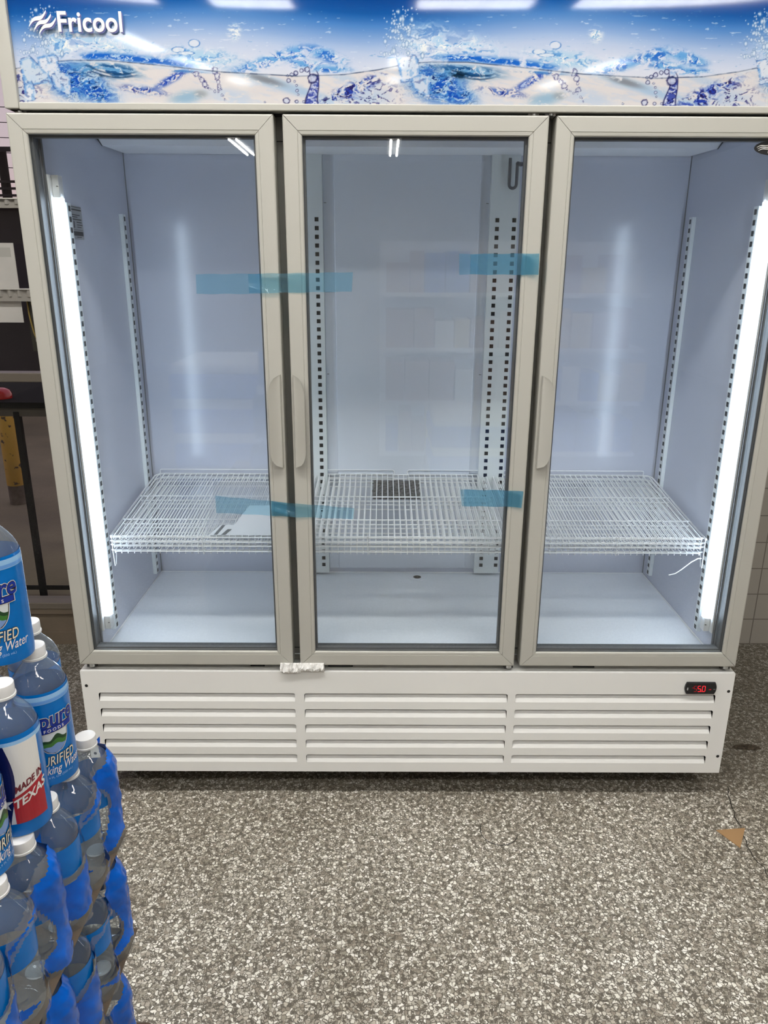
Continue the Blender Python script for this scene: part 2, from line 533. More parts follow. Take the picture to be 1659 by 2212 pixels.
# ------------------------------------------------------------------ cooler (three-door merchandiser)
FR = (0.0, 0.40, 0.0)
fridge = empty('display_cooler', FR, 'white three-door glass display cooler with blue ice-water header sign', 'cooler')
DOORS = [(-0.915, -0.320, 'l'), (-0.300, 0.2955, 'm'), (0.312, 0.915, 'r')]
ZT, ZB = 1.824, 0.444
FW = 0.043

mb = MB()
mb.box(-0.915, -0.872, 0.052, 0.76, 0.44, 1.875)
mb.box(0.872, 0.915, 0.052, 0.76, 0.44, 1.875)
mb.box(-0.872, 0.872, 0.665, 0.76, 0.44, 1.875)
mb.box(-0.915, 0.915, 0.052, 0.76, 1.875, 2.12)
mb.box(-0.915, 0.915, 0.075, 0.76, 0.11, 0.448)
body = mb.build('body', M_white, fridge, off=FR, bevel=0.002)

mb = MB()
x, yb, z0, z1 = 0.8705, 0.660, 0.4515, 1.872
mb.quad((-x, 0.052, z0), (-x, yb, z0), (-x, yb, z1), (-x, 0.052, z1))
mb.quad((x, 0.052, z0), (x, 0.052, z1), (x, yb, z1), (x, yb, z0))
mb.quad((-x, yb, z0), (x, yb, z0), (x, yb, z1), (-x, yb, z1))
mb.quad((-x, 0.052, z1), (-x, yb, z1), (x, yb, z1), (x, 0.052, z1))
mb.quad((-x, 0.052, z0), (x, 0.052, z0), (x, yb, z0), (-x, yb, z0), 1)
liner = mb.build('interior_liner', [M_liner, M_lfloor], fridge, off=FR)
mb = MB()
mb.tube([(-x, 0.06, z0), (-x + 0.002, yb - 0.002, z0), (x - 0.002, yb - 0.002, z0), (x, 0.06, z0)], 0.0035, 6)
mb.build('sealant', M_wire, liner, off=FR)
for sx_ in (-x, x):
    mb = MB(); mb.tube([(sx_, yb, z0), (sx_, yb, z1)], 0.0022, 6)
    mb.build('corner_seam', M_spacer, liner, off=FR)
# drain in the cooler floor
mb = MB(); mb.lathe([(0.034, 0.0), (0.034, 0.003), (0.026, 0.004), (0.016, 0.001)], 24, 0, (0.052, 0.615, z0)); mb.lathe([(0.014, 0.0012), (0.001, 0.0013)], 20, 1, (0.052, 0.615, z0), cap=False)
mb.build('drain', [M_lfloor, M_dark], fridge, off=FR, smooth=True, auto=0.6)

# ceiling pan
mb = MB()
px = 0.866
zf, zl, zk, zt_ = 1.8345, 1.8185, 1.8275, 1.8715
mb.poly([(-px, 0.430, zt_), (-px, 0.430, zf), (-px + 0.013, 0.432, zl), (px - 0.013, 0.432, zl), (px, 0.430, zf), (px, 0.430, zt_)])
mb.quad((-px + 0.013, 0.432, zl), (px - 0.013, 0.432, zl), (px - 0.004, 0.658, zk), (-px + 0.004, 0.658, zk))
mb.quad((-px, 0.43, zf), (-px + 0.013, 0.432, zl), (-px + 0.004, 0.658, zk), (-px, 0.658, zt_))
mb.quad((px, 0.43, zf), (px, 0.658, zt_), (px - 0.004, 0.658, zk), (px - 0.013, 0.432, zl))
mb.poly([(-px - 0.003, 0.4295, zf + 0.004), (-px + 0.0125, 0.4295, zl - 0.002), (-px + 0.0150, 0.4295, zl - 0.002), (-px, 0.4295, zf + 0.008)], 1)
mb.poly([(px + 0.003, 0.4295, zf + 0.004), (px, 0.4295, zf + 0.008), (px - 0.0150, 0.4295, zl - 0.002), (px - 0.0125, 0.4295, zl - 0.002)], 1)
mb.build('ceiling_pan', [M_pan, M_gasket], fridge, off=FR)

# raised duct panel and two punched posts at the back
mb = MB(); mb.box(-0.227, 0.225, 0.646, 0.6598, 0.475, 1.828); mb.box(-0.262, 0.258, 0.653, 0.6598, 0.47, 1.828)
mb.build('duct_panel', mat('duct_white', (0.68, 0.72, 0.80), 0.22), fridge, off=FR, bevel=0.002)
for (xa, xb, hx) in ((-0.334, -0.262, (-0.327, -0.2805)), (0.2555, 0.3425, (0.279, 0.3315))):
    mb = MB(); mb.box(xa, xb, 0.630, 0.659, 0.462, 1.829)
    k = 0
    z = 1.6415
    while z > 0.49:
        for hxx in hx:
            mb.quad((hxx - 0.006, 0.6294, z - 0.0062), (hxx + 0.006, 0.6294, z - 0.0062), (hxx + 0.006, 0.6294, z + 0.0062), (hxx - 0.006, 0.6294, z + 0.0062), 1)
        z -= 0.02552
    for zz in (1.69, 1.163, 0.60):
        sx = xb + 0.007 if xa < 0 else xa - 0.006
        mb.lathe([(0.004, 0.0), (0.004, 0.002)], 10, 2, (sx, 0.6520, zz))
    mb.build('shelf_post', [M_post, M_black, M_spacer], fridge, off=FR)
# slotted standards on the side walls
for s in (-1, 1):
    for yy in (0.150, 0.572):
        mb = MB()
        xo, xi = s * 0.8705, s * 0.859
        mb.box(min(xo, xi), max(xo, xi), yy - 0.004, yy + 0.022, 0.480, 1.650)
        z = 1.638
        while z > 0.49:
            mb.quad((xi - s * 0.0005, yy + 0.003, z - 0.0075), (xi - s * 0.0005, yy + 0.017, z - 0.0075), (xi - s * 0.0005, yy + 0.017, z + 0.0055), (xi - s * 0.0005, yy + 0.003, z + 0.0055), 1)
            z -= 0.0255
        mb.build('slotted_standard', [M_post, M_black], fridge, off=FR)
# LED strips
for s in (-1, 1):
    root_x = s * 0.850
    mb = MB()
    mb.box(min(s * 0.8705, s * 0.862), max(s * 0.8705, s * 0.862), 0.064, 0.128, 0.515, 1.705)
    prof = mb.build('light_profile', M_ledp, fridge, off=FR, bevel=0.001)
    for (za, zb) in ((1.655, 1.705), (0.515, 0.555)):
        mb = MB(); mb.box(min(s * 0.8615, s * 0.846), max(s * 0.8615, s * 0.846), 0.078, 0.104, za, zb)
        mb.lathe([(0.0025, 0), (0.0025, 0.001)], 8, 1, (root_x, 0.0775, (za + zb) / 2))
        mb.build('end_cap', [M_ledp, M_black], prof, off=FR, bevel=0.002)
    mb = MB(); mb.tube([(root_x, 0.091, 0.556), (root_x, 0.091, 1.654)], 0.0085, 10)
    mb.build('light_tube', M_led, prof, off=FR, smooth=True)
for s in (-1, 1):
    mb = MB(); mb.box(min(s * 0.8705, s * 0.8665), max(s * 0.8705, s * 0.8665), 0.0545, 0.0635, 0.4525, 1.835)  # added dark strip, keeps the liner front beside the light tube from blowing out
    mb.build('glare_mask_strip', mat('glare_mask_grey', (0.13, 0.135, 0.14), 0.5, spec=0.2), fridge, off=FR)
# information label inside on the left wall
mb = MB(); lx = -0.8695
def L2(a, b): return (lx + 0.0004 * 0, 0.184 + a * 0.083, 1.648 - b * 0.082)
mb.quad(L2(0, 1), L2(1, 1), L2(1, 0), L2(0, 0))
lx = -0.8691
for (a0, a1, b0, b1) in ((0.05, .95, .03, .05), (.05, .95, .10, .14), (.05, .2, .18, .21), (.05, .8, .26, .285), (.05, .6, .32, .345), (.05, .9, .39, .42), (.25, .32, .46, .66), (.08, .13, .46, .6),
                         (.5, .9, .47, .50), (.5, .95, .55, .575), (.5, .85, .62, .64), (.08, .95, .71, .72), (.15, .95, .76, .89), (.4, .8, .92, .94)):
    mb.quad(L2(a0, b1), L2(a1, b1), L2(a1, b0), L2(a0, b0), 1)
mb.build('information_label', [mat('grey_label', (0.34, 0.35, 0.37), 0.5), M_black], fridge, off=FR)
# pipe bracket high in the middle bay
mb = MB()
pts = [(0.307, 0.612, 1.815)] + [(0.307 + 0.011 - 0.011 * math.cos(a), 0.612, 1.742 - 0.011 * math.sin(a)) for a in np.linspace(0, PI, 8)] + [(0.329, 0.612, 1.80)]
mb.tube(pts, 0.0045, 8)
mb.tube([(0.329, 0.612, 1.80), (0.335, 0.600, 1.797), (0.338, 0.585, 1.795)], 0.006, 8)
mb.build('pipe_hook', mat('grey_pipe', (0.10, 0.10, 0.11), 0.35), fridge, off=FR, smooth=True)
# mullions between the doors
for (xa, xb) in ((-0.337, -0.283), (0.278, 0.330)):
    mb = MB(); mb.box(xa, xb, 0.056, 0.100, 0.4515, 1.872); mb.box(xa, xb, 0.054, 0.057, 0.470, 0.472, 1); mb.box(xa, xb, 0.054, 0.057, 1.775, 1.777, 1)
    mb.build('door_mullion', [M_mull, M_black], fridge, off=FR, bevel=0.002)


# --- doors
def frame_mesh(x0, x1, z0, z1, prof, gap=0.0006):
    """four mitred rails; prof = [(distance in from the outer edge, y)]"""
    mb = MB()
    corners = [(x0, z0, 1, 1), (x1, z0, -1, 1), (x1, z1, -1, -1), (x0, z1, 1, -1)]
    for k in range(4):
        a = corners[k]; b = corners[(k + 1) % 4]
        dx, dz = b[0] - a[0], b[1] - a[1]
        l = math.hypot(dx, dz); dx /= l; dz /= l
        A = []; B = []
        for (w, y) in prof:
            A.append((a[0] + a[2] * w + dx * gap, y, a[1] + a[3] * w + dz * gap))
            B.append((b[0] + b[2] * w - dx * gap, y, b[1] + b[3] * w - dz * gap))
        n = len(prof)
        mb.grid([A, B])
        mb.poly(A); mb.poly(list(reversed(B)))
        mb.quad(A[-1], B[-1], B[0], A[0])
    return mb


PROF = [(0, 0.046), (0, 0.0035), (0.001, 0.001), (0.0035, 0.0), (0.0325, 0.0), (0.0332, 0.0013), (0.0340, 0.0013), (0.0346, 0.0004), (0.0405, 0.0012), (0.0428, 0.0035), (0.0430, 0.006), (0.0430, 0.046)]
HANDLE_Z = (1.016, 1.249)
for i, (x0, x1, side) in enumerate(DOORS):
    dr = frame_mesh(x0, x1, ZB, ZT, PROF).build('door', M_white, fridge, off=FR)
    # inner dark line, spacer, gasket
    mb = MB()
    def ring(mb, x0, x1, z0, z1, w, ya, yb, mi=0):
        mb.box(x0, x0 + w, ya, yb, z0, z1, mi); mb.box(x1 - w, x1, ya, yb, z0, z1, mi)
        mb.box(x0 + w, x1 - w, ya, yb, z0, z0 + w, mi); mb.box(x0 + w, x1 - w, ya, yb, z1 - w, z1, mi)
    ring(mb, x0 + FW - 0.001, x1 - FW + 0.001, ZB + FW - 0.001, ZT - FW + 0.001, 0.0022, 0.007, 0.012)
    ring(mb, x0 + 0.008, x1 - 0.008, ZB + 0.008, ZT - 0.008, 0.030, 0.0461, 0.0545)
    mb.build('gasket', M_gasket, dr, off=FR)
    mb = MB()
    ring(mb, x0 + FW - 0.001, x1 - FW + 0.001, ZB + FW - 0.001, ZT - FW + 0.001, 0.006, 0.0155, 0.0300)
    mb.build('glass_spacer', mat('dark_spacer', (0.12, 0.125, 0.13), 0.5, spec=0.2), dr, off=FR)
    mb = MB()
    ring(mb, x0 + FW - 0.001, x1 - FW + 0.001, ZB + FW - 0.001, ZT - FW + 0.001, 0.004, 0.0345, 0.0460)
    mb.build('inner_frame', mat('grey_inner_frame', (0.10, 0.105, 0.11), 0.55, spec=0.15), dr, off=FR)
    mb = MB()
    for yg in (0.0140, 0.0325):
        mb.quad((x0 + FW - 0.001, yg, ZB + FW - 0.001), (x1 - FW + 0.001, yg, ZB + FW - 0.001), (x1 - FW + 0.001, yg, ZT - FW + 0.001), (x0 + FW - 0.001, yg, ZT - FW + 0.001))
    mb.build('glass_pane', M_glass, dr, off=FR)
    # handle: half-lens blade that stands off the rail along its free curved edge
    hx = {0: -0.3262, 1: -0.2925, 2: 0.3197}[i]
    sg = -1 if i == 0 else 1
    za, zb = HANDLE_Z
    wmax = 0.0275
    rows = []
    nz = 34
    for k in range(nz + 1):
        t = k / nz
        z = za + (zb - za) * t
        e = 0.20
        if t < e:
            w = wmax * math.sqrt(max(0, 1 - ((e - t) / e) ** 2))
        elif t > 1 - e:
            w = wmax * math.sqrt(max(0, 1 - ((t - 1 + e) / e) ** 2)) * (0.9 + 0.1 * (1 - (t - 1 + e) / e))
        else:
            w = wmax
        w = max(w, 0.0012)
        rows.append((z, w))
    mb = MB()
    Pf = []
    ns = 7
    for z, w in rows:
        front = []
        back = []
        for j in range(ns):
            q = j / (ns - 1)
            xx = hx + sg * w * q
            y = -0.011 - 0.019 * (w / wmax) * q ** 1.4
            front.append((xx, y, z)); back.append((xx, y + 0.0032, z))
        loop = [(hx - sg * 0.0012, -0.0002, z), (hx - sg * 0.0012, -0.009, z)] + front + list(reversed(back))[:-1] + [(hx + sg * min(w, 0.005), -0.0002, z)]
        Pf.append(loop)
    mb.grid(Pf, closed_v=True)
    mb.poly(Pf[0]); mb.poly(list(reversed(Pf[-1])))
    mb.build('handle', M_white, dr, off=FR, smooth=True, auto=0.7)
    # bottom pivot
    pxx = {0: x0 + 0.03, 1: x1 - 0.012, 2: x1 - 0.022}[i]
    mb = MB(); mb.box(pxx - 0.014, pxx + 0.012, 0.012, 0.05, ZB - 0.0125, ZB - 0.0005, 0); mb.lathe([(0.008, 0), (0.008, 0.011)], 12, 1, (pxx, 0.014, ZB - 0.0115))
    mb.build('pivot', [M_black, M_alu], dr, off=FR)
    if i == 2:
        mb = MB()
        cx_, cz_, a_, b_ = 0.8125, 1.7620, 0.046, 0.0155
        mb.poly([(cx_ + a_ * math.cos(t), 0.0132, cz_ + b_ * math.sin(t)) for t in np.linspace(0, 2 * PI, 41)[:-1]])
        mb.build('oval_sticker', M_black, dr, off=FR)
        mb = MB()
        for k in range(3):
            pts = []
            for t in np.linspace(0, 1, 10):
                pts.append((cx_ - 0.040 + 0.030 * t + 0.0022 * k, 0.0129, cz_ + 0.0010 - 0.0034 * k + 0.007 * t + 0.0016 * math.sin(t * 2 * PI)))
            mb.tube(pts, [0.0002 + 0.0008 * math.sin(PI * min(1, t * 1.1)) for t in np.linspace(0.05, 0.9, 10)], 5)
        V, Fs = text2d('Fricool', 0.013, 0.0002)
        put2d(mb, V, Fs, lambda X, Y: (cx_ + 0.004 + X, 0.0129, cz_ - 0.0105 + Y))
        mb.build('sticker_print', M_lwhite, dr, off=FR)

# --- base panel with louvres
LX = [(-0.872, -0.3175), (-0.2915, 0.2835), (0.3055, 0.8715)]
LZ = [(0.3285, 0.3555), (0.2780, 0.3045), (0.2275, 0.2540), (0.1770, 0.2035), (0.1265, 0.1530)]
mb = MB()
xs = [-0.917]
for a, b in LX: xs += [a, b]
xs.append(0.918)
zs = [0.0945]
for a, b in reversed(LZ): zs += [a, b]
zs.append(0.4235)
T = 0.0018
cr = 0.006
def rrect(x0, x1, z0, z1, y):
    pts = [(x0, z0), (x1, z0)]
    pts += [(x1 - cr + cr * math.cos(t), z1 - cr + cr * math.sin(t)) for t in np.linspace(0, PI / 2, 5)]
    pts += [(x0 + cr - cr * math.sin(t), z1 - cr + cr * math.cos(t)) for t in np.linspace(0, PI / 2, 5)]
    return pts
for i in range(len(xs) - 1):
    for j in range(len(zs) - 1):
        hole = (i % 2 == 1) and (j % 2 == 1)
        if hole:
            x0, x1, z0, z1 = xs[i], xs[i + 1], zs[j], zs[j + 1]
            # rounded upper corners
            for (cx_, sgn) in ((x0, 1), (x1, -1)):
                pts = [(cx_, 0.0, z1)]
                pts += [(cx_ + sgn * (cr - cr * math.cos(t)), 0.0, z1 - cr + cr * math.sin(t)) for t in np.linspace(0, PI / 2, 5)]
                if sgn < 0: pts = list(reversed(pts))
                mb.poly(pts)
            continue
        mb.quad((xs[i], 0.0, zs[j]), (xs[i + 1], 0.0, zs[j]), (xs[i + 1], 0.0, zs[j + 1]), (xs[i], 0.0, zs[j + 1]))
mb.box(-0.917, 0.918, 0.0003, 0.078, 0.4215, 0.4235)
mb.box(-0.917, -0.915, 0.0003, 0.078, 0.0945, 0.4215); mb.box(0.916, 0.918, 0.0003, 0.078, 0.0945, 0.4215)
mb.box(-0.915, 0.916, 0.0003, 0.05, 0.0945, 0.0965)
bp = mb.build('base_panel', M_base, fridge, off=FR)
for (xa, xb) in LX:
    mb = MB()
    for (za, zb) in LZ:
        e = 0.0003
        mb.quad((xa + e, 0.0001, za), (xb - e, 0.0001, za), (xb - e - 0.001, 0.015, zb + 0.001), (xa + e + 0.001, 0.015, zb + 0.001))
    mb.build('louver', M_base, bp, off=FR)
mb = MB(); mb.quad((-0.915, 0.05, 0.10), (0.915, 0.05, 0.10), (0.915, 0.05, 0.42), (-0.915, 0.05, 0.42))  # near-black sheet paints the shade of the hollow behind the louvres
mb.build('louver_void_shade', M_dark, bp, off=FR)
for (sx, sz) in ((-0.9035, 0.3775), (0.9065, 0.3665), (0.9060, 0.1515), (-0.9035, 0.1545)):
    mb = MB()
    mb.poly([(sx + 0.0046 * math.cos(t), -0.0003, sz + 0.0046 * math.sin(t)) for t in np.linspace(0, 2 * PI, 15)[:-1]])
    mb.build('screw_hole', M_black, bp, off=FR)
for (xa, xb) in ((-0.445, -0.405), (-0.225, -0.155), (0.47, 0.53)):
    mb = MB(); mb.box(xa, xb, 0.030, 0.060, 0.4236, 0.4275)
    mb.build('door_stop', M_black, bp, off=FR)
# controller
mb = MB()
cx_, cz_ = 0.8245, 0.3790
def ctl(x_, z_, y_): return (cx_ + x_, y_, cz_ + z_)
out = []
hw, hh = 0.0445, 0.0178
for t in np.linspace(-0.9, 0.9, 9): out.append((hw - 0.006 * (t ** 2), hh * t / 0.9))
for t in np.linspace(-0.9, 0.9, 9): out.append((-hw + 0.006 * (t ** 2), -hh * t / 0.9))
mb.grid([[ctl(a, b, 0.0) for a, b in out], [ctl(a, b, -0.005) for a, b in out], [ctl(a * .96, b * .93, -0.0075) for a, b in out]], closed_v=True)
mb.poly([ctl(a * .96, b * .93, -0.0075) for a, b in out])
ctr = mb.build('temperature_display', mat('black_plastic', (0.010, 0.010, 0.012), 0.22), bp, off=FR)
M_seg = emit('red_digit', (1.0, 0.02, 0.03), 2.6)
M_segd = emit('dim_red_digit', (1.0, 0.03, 0.05), 0.45)
SEG = {'5': 'afgcd', '0': 'abcdef', '-': 'g'}
def digit(mb, ch, x0, z0, w, h, mi, lw=0.0013):
    y = -0.0079
    def bar(xa, za, xb, zb):
        if abs(xa - xb) > abs(za - zb): mb.quad((xa, y, za - lw / 2), (xb, y, za - lw / 2), (xb, y, zb + lw / 2), (xa, y, zb + lw / 2), mi)
        else: mb.quad((xa - lw / 2, y, za), (xb + lw / 2, y, za), (xb + lw / 2, y, zb), (xa - lw / 2, y, zb), mi)
    g = 0.0007
    S = {'a': (g, h, w - g, h), 'd': (g, 0, w - g, 0), 'g': (g, h / 2, w - g, h / 2), 'f': (0, h / 2 + g, 0, h - g), 'e': (0, g, 0, h / 2 - g), 'b': (w, h / 2 + g, w, h - g), 'c': (w, g, w, h / 2 - g)}
    for s in SEG[ch]:
        a = S[s]; bar(x0 + a[0], z0 + a[1], x0 + a[2], z0 + a[3])
mb = MB()
zz = cz_ - 0.0085
digit(mb, '-', cx_ - 0.0265, zz + 0.003, 0.005, 0.017, 1)
digit(mb, '5', cx_ - 0.0205, zz, 0.0075, 0.017, 1)  # dim glowing digit drawn for the ghost reflection of the lit one
digit(mb, '5', cx_ - 0.0095, zz, 0.0080, 0.017, 0)
digit(mb, '0', cx_ + 0.0030, zz, 0.0080, 0.017, 0)
mb.quad((cx_ - 0.0005, -0.0079, zz - 0.001), (cx_ + 0.0012, -0.0079, zz - 0.001), (cx_ + 0.0012, -0.0079, zz + 0.001), (cx_ - 0.0005, -0.0079, zz + 0.001), 0)
mb.quad((cx_ + 0.0215, -0.0079, zz + 0.005), (cx_ + 0.028, -0.0079, zz + 0.005), (cx_ + 0.028, -0.0079, zz + 0.0075), (cx_ + 0.0215, -0.0079, zz + 0.0075), 1)
mb.build('red_digits', [M_seg, M_segd], bp, off=FR)
mb = MB()
mb.quad((cx_ + 0.034, -0.0079, zz + 0.0065), (cx_ + 0.040, -0.0079, zz + 0.0065), (cx_ + 0.040, -0.0079, zz + 0.0075), (cx_ + 0.034, -0.0079, zz + 0.0075))
M_gp = mat('grey_plastic', (0.30, 0.30, 0.30), 0.4)
mb.build('display_mark', M_gp, bp, off=FR)
mb = MB(); mb.box(cx_ - 0.040, cx_ - 0.0365, -0.0085, -0.0070, zz + 0.004, zz + 0.012)
mb.build('display_button', M_gp, bp, off=FR)
# casters
for (cx2, cy2) in ((-0.835, 0.135), (0.275, 0.125), (0.835, 0.135), (-0.835, 0.69), (0.275, 0.69), (0.835, 0.69)):
    mb = MB(); mb.box(cx2 - 0.03, cx2 + 0.03, cy2 - 0.03, cy2 + 0.03, 0.100, 0.112); mb.box(cx2 - 0.018, cx2 - 0.014, cy2 - 0.018, cy2 + 0.018, 0.035, 0.10); mb.box(cx2 + 0.014, cx2 + 0.018, cy2 - 0.018, cy2 + 0.018, 0.035, 0.10)
    cs = mb.build('caster', M_alu, fridge, off=FR)
    mb = MB()
    P = []
    for k in range(20):
        a = 2 * PI * k / 20
        P.append([(cx2 + xx, cy2 + r_ * math.cos(a), 0.0375 + r_ * math.sin(a)) for xx, r_ in ((-0.013, 0.012), (-0.012, 0.033), (-0.006, 0.0375), (0.006, 0.0375), (0.012, 0.033), (0.013, 0.012))])
    mb.grid(P, closed_u=True)
    mb.build('wheel', mat('grey_rubber', (0.30, 0.30, 0.30), 0.5), cs, off=FR, smooth=True)

# --- header
mb = MB()
mb.box(-0.912, -0.8805, -0.006, 0.052, 1.831, 2.120)
mb.box(0.8805, 0.912, -0.006, 0.052, 1.831, 2.120)
mb.box(-0.8803, 0.8803, -0.005, 0.030, 1.8290, 1.8435)
mb.box(-0.8803, 0.8803, -0.005, 0.030, 2.105, 2.120)
hd = mb.build('header', M_white, fridge, off=FR, bevel=0.002)
mb = MB(); mb.box(-0.905, 0.905, 0.006, 0.052, 1.8292, 1.8310); mb.box(-0.9, 0.9, 0.035, 0.052, 1.826, 1.829)
mb.build('header_underside', M_dark, hd, off=FR)
for hx_ in (-0.885, 0.262, 0.30):
    mb = MB(); mb.box(hx_ - 0.012, hx_ + 0.012, 0.014, 0.05, 1.8245, 1.8288); mb.lathe([(0.006, 0), (0.006, 0.004)], 10, 0, (hx_, 0.010, 1.8244))
    mb.build('top_hinge', M_alu, hd, off=FR)

# ---- picture printed on the header panel, computed on a fine vertex grid
def noise2(X, Y, seed):
    rs = np.random.RandomState(seed)
    G = rs.rand(64, 64)
    xi = np.floor(X).astype(int); yi = np.floor(Y).astype(int)
    fx = X - xi; fy = Y - yi
    fx = fx * fx * (3 - 2 * fx); fy = fy * fy * (3 - 2 * fy)
    a = G[xi % 64, yi % 64]; b = G[(xi + 1) % 64, yi % 64]; c = G[xi % 64, (yi + 1) % 64]; d = G[(xi + 1) % 64, (yi + 1) % 64]
    return (a * (1 - fx) + b * fx) * (1 - fy) + (c * (1 - fx) + d * fx) * fy


def fbm(X, Y, seed, oct=4):
    s = 0; a = 0.5; t = 0
    for k in range(oct):
        s = s + a * noise2(X * 2 ** k + 13.7 * k, Y * 2 ** k + 7.1 * k, seed + k); t += a; a *= 0.55
    return s / t


def header_art(U, V):
    """U, V: design units (about one per millimetre). returns sRGB 0..255 array"""
    T = 775.0
    p = np.mod(U - 870.0 + 60.0, T) - 60.0                 # -60 .. 715
    H = U.shape
    C = np.zeros(H + (3,))
    mod = 0.5 + 0.5 * np.cos(2 * PI * (p - 330.0) / T)
    t = V + 30.0 * mod - 8
    stops = [-80, -20, 20, 45, 75, 105, 135, 170]
    cols = np.array([(2, 48, 122), (4, 62, 140), (18, 88, 166), (74, 130, 198), (136, 170, 220), (190, 206, 235), (216, 223, 241), (226, 229, 241)], float)
    for k in range(3):
        C[..., k] = np.interp(t, stops, cols[:, k])

    def mix(mask, col):
        mk = np.clip(mask, 0, 1)[..., None]
        return C * (1 - mk) + np.array(col, float) * mk

    def g(cx, cy, rx, ry, ang=0.0, pw=1.0):
        c, s = math.cos(math.radians(ang)), math.sin(math.radians(ang))
        dx = p - cx; dx = np.where(dx > T / 2, dx - T, np.where(dx < -T / 2, dx + T, dx)); dy = V - cy
        a = (dx * c + dy * s) / rx; b = (-dx * s + dy * c) / ry
        return np.exp(-(a * a + b * b) ** pw)

    def sm(x, a, b):
        q = np.clip((x - a) / (b - a), 0, 1)
        return q * q * (3 - 2 * q)
    wx = (fbm(U / 34, V / 20, 3) - .5) * 46; wy = (fbm(U / 30, V / 18, 17) - .5) * 30
    n1 = fbm((U + wx) / 22, (V + wy) / 9, 5, 4)
    n2 = fbm((U + wx * 1.4) / 10, (V + wy * 1.3) / 6, 23, 4)
    n3 = fbm((U + wx) / 6, (V + wy) / 5, 41, 3)
    ns = fbm((U + V * 1.2) / 30, (V - U * .25) / 6, 61, 3)
    vw = np.interp(p, [-60, 0, 50, 130, 240, 380, 540, 640, 715], [146, 133, 129, 129, 139, 153, 161, 157, 146])
    below = sm(V - vw, -0.8, 0.8)
    # ---- above the line: flecks of foam
    fl = sm(fbm(U / 18, V / 4.2, 91, 3), 0.75, 0.82) * sm(V, 10, 40) * (1 - below)
    C = mix(fl * 0.5, (236, 242, 248))
    fl2 = sm(fbm(U / 19 + 40, V / 4.2, 95, 3), 0.75, 0.84) * sm(V, 60, 110) * (1 - below)
    C = mix(fl2 * 0.55, (90, 150, 215))
    # splash over the ice
    e = np.maximum(g(95, 103, 100, 32, 3, 1.6), g(40, 88, 52, 34, -8, 1.5)) * (1 - below)
    C = mix(e * sm(n1, 0.30, 0.50) * 0.9, (228, 236, 246))
    C = mix(e * sm(n1, 0.52, 0.64) * 0.7, (160, 204, 240))
    C = mix(e * sm(n2, 0.60, 0.70) * 0.75, (70, 138, 214))
    C = mix(e * sm(n3 * .6 + n1 * .4, 0.60, 0.66), (246, 247, 246))
    # strip of deep blue riding on the line
    e = np.exp(-((V - (vw - 9)) / 7.5) ** 2) * sm(p, 55, 100) * (1 - sm(p, 300, 345)) * (1 - below)
    C = mix(e * 1.25 * sm(n1, 0.28, 0.46), (28, 104, 206))
    C = mix(e * sm(n2, 0.56, 0.64), (196, 222, 244))
    # crest with cups of water
    e = g(335, 122, 70, 18, 6, 1.4) * (1 - below)
    C = mix(e * sm(n1, 0.34, 0.5), (176, 212, 240)); C = mix(e * sm(n2, 0.55, 0.64), (92, 156, 222)); C = mix(e * sm(n3, 0.62, 0.7), (240, 244, 246))
    for (cx, cy, rx, ry) in ((318, 92, 12, 8), (284, 106, 14, 6), (300, 113, 18, 4)):
        rr = np.sqrt(((p - cx) / rx) ** 2 + ((V - cy) / ry) ** 2)
        C = mix((rr < 0.9) * 0.7, (232, 236, 244)); C = mix(np.exp(-((rr - 1) / .10) ** 2) * sm(n1 + .3 * n2, .45, .75), (70, 130, 205))
    e = g(405, 69, 15, 17, 0, 2.0)
    C = mix(e * sm(ns * .5 + n2 * .5, .40, .55), (244, 246, 244)); C = mix(e * sm(n2, .62, .7), (130, 180, 225))
    # tufts
    for (cx, cy, rx, ry, a) in ((478, 128, 75, 12, -18), (540, 112, 22, 14, 0), (592, 112, 34, 12, 16), (620, 124, 26, 10, 10), (610, 146, 40, 7, 0), (560, 134, 40, 8, 4)):
        e = g(cx, cy, rx, ry, a, 1.5) * (1 - below)
        C = mix(e * sm(n1, .42, .54), (104, 168, 228)); C = mix(e * sm(n2, .50, .60), (44, 112, 205)); C = mix(e * sm(n3, .60, .68), (226, 234, 244))
    # ---- below the line
    paper = np.stack([232 - 8 * n1, 227 - 8 * n1, 226 - 4 * n1], -1)
    C = C * (1 - below[..., None]) + paper * below[..., None]
    e = below * sm(ns, .52, .68)
    C = mix(e * .40, (196, 212, 234))
    for (cx, cy, rx, ry, a, col, w) in ((520, 186, 150, 12, 17, (176, 202, 230), .95), (395, 205, 55, 16, 10, (196, 212, 234), .8), (470, 169, 42, 7.5, 16, (136, 140, 148), .9), (300, 208, 38, 14, -10, (150, 186, 214), .9),
                                         (330, 200, 14, 8, 0, (150, 150, 148), .5), (110, 205, 80, 20, 0, (214, 222, 236), .7), (640, 165, 55, 10, 18, (190, 208, 230), .8), (690, 205, 55, 22, 0, (184, 204, 232), .7)):
        C = mix(g(cx, cy, rx, ry, a, 1.6) * below * w * sm(n1 + .35 * n2, .35, .62), col)
    # turbulent blue beside the ice
    e = np.maximum(g(62, 172, 62, 40, 14, 1.8), g(100, 196, 46, 22, 18, 1.6)) * below
    C = mix(e * .9, (150, 190, 226))
    C = mix(e * sm(n1, .36, .50), (62, 132, 212)); C = mix(e * sm(n2, .50, .60), (24, 82, 186)); C = mix(e * sm(n3, .60, .68), (190, 216, 240)); C = mix(e * sm(1 - n2, .60, .70), (12, 50, 120))
    e = g(128, 150, 70, 16, 4, 1.7) * below
    C = mix(e * sm(n1, .34, .48), (96, 158, 210)); C = mix(e * sm(ns, .46, .56), (30, 84, 140)); C = mix(e * sm(n2, .58, .66), (206, 222, 236))
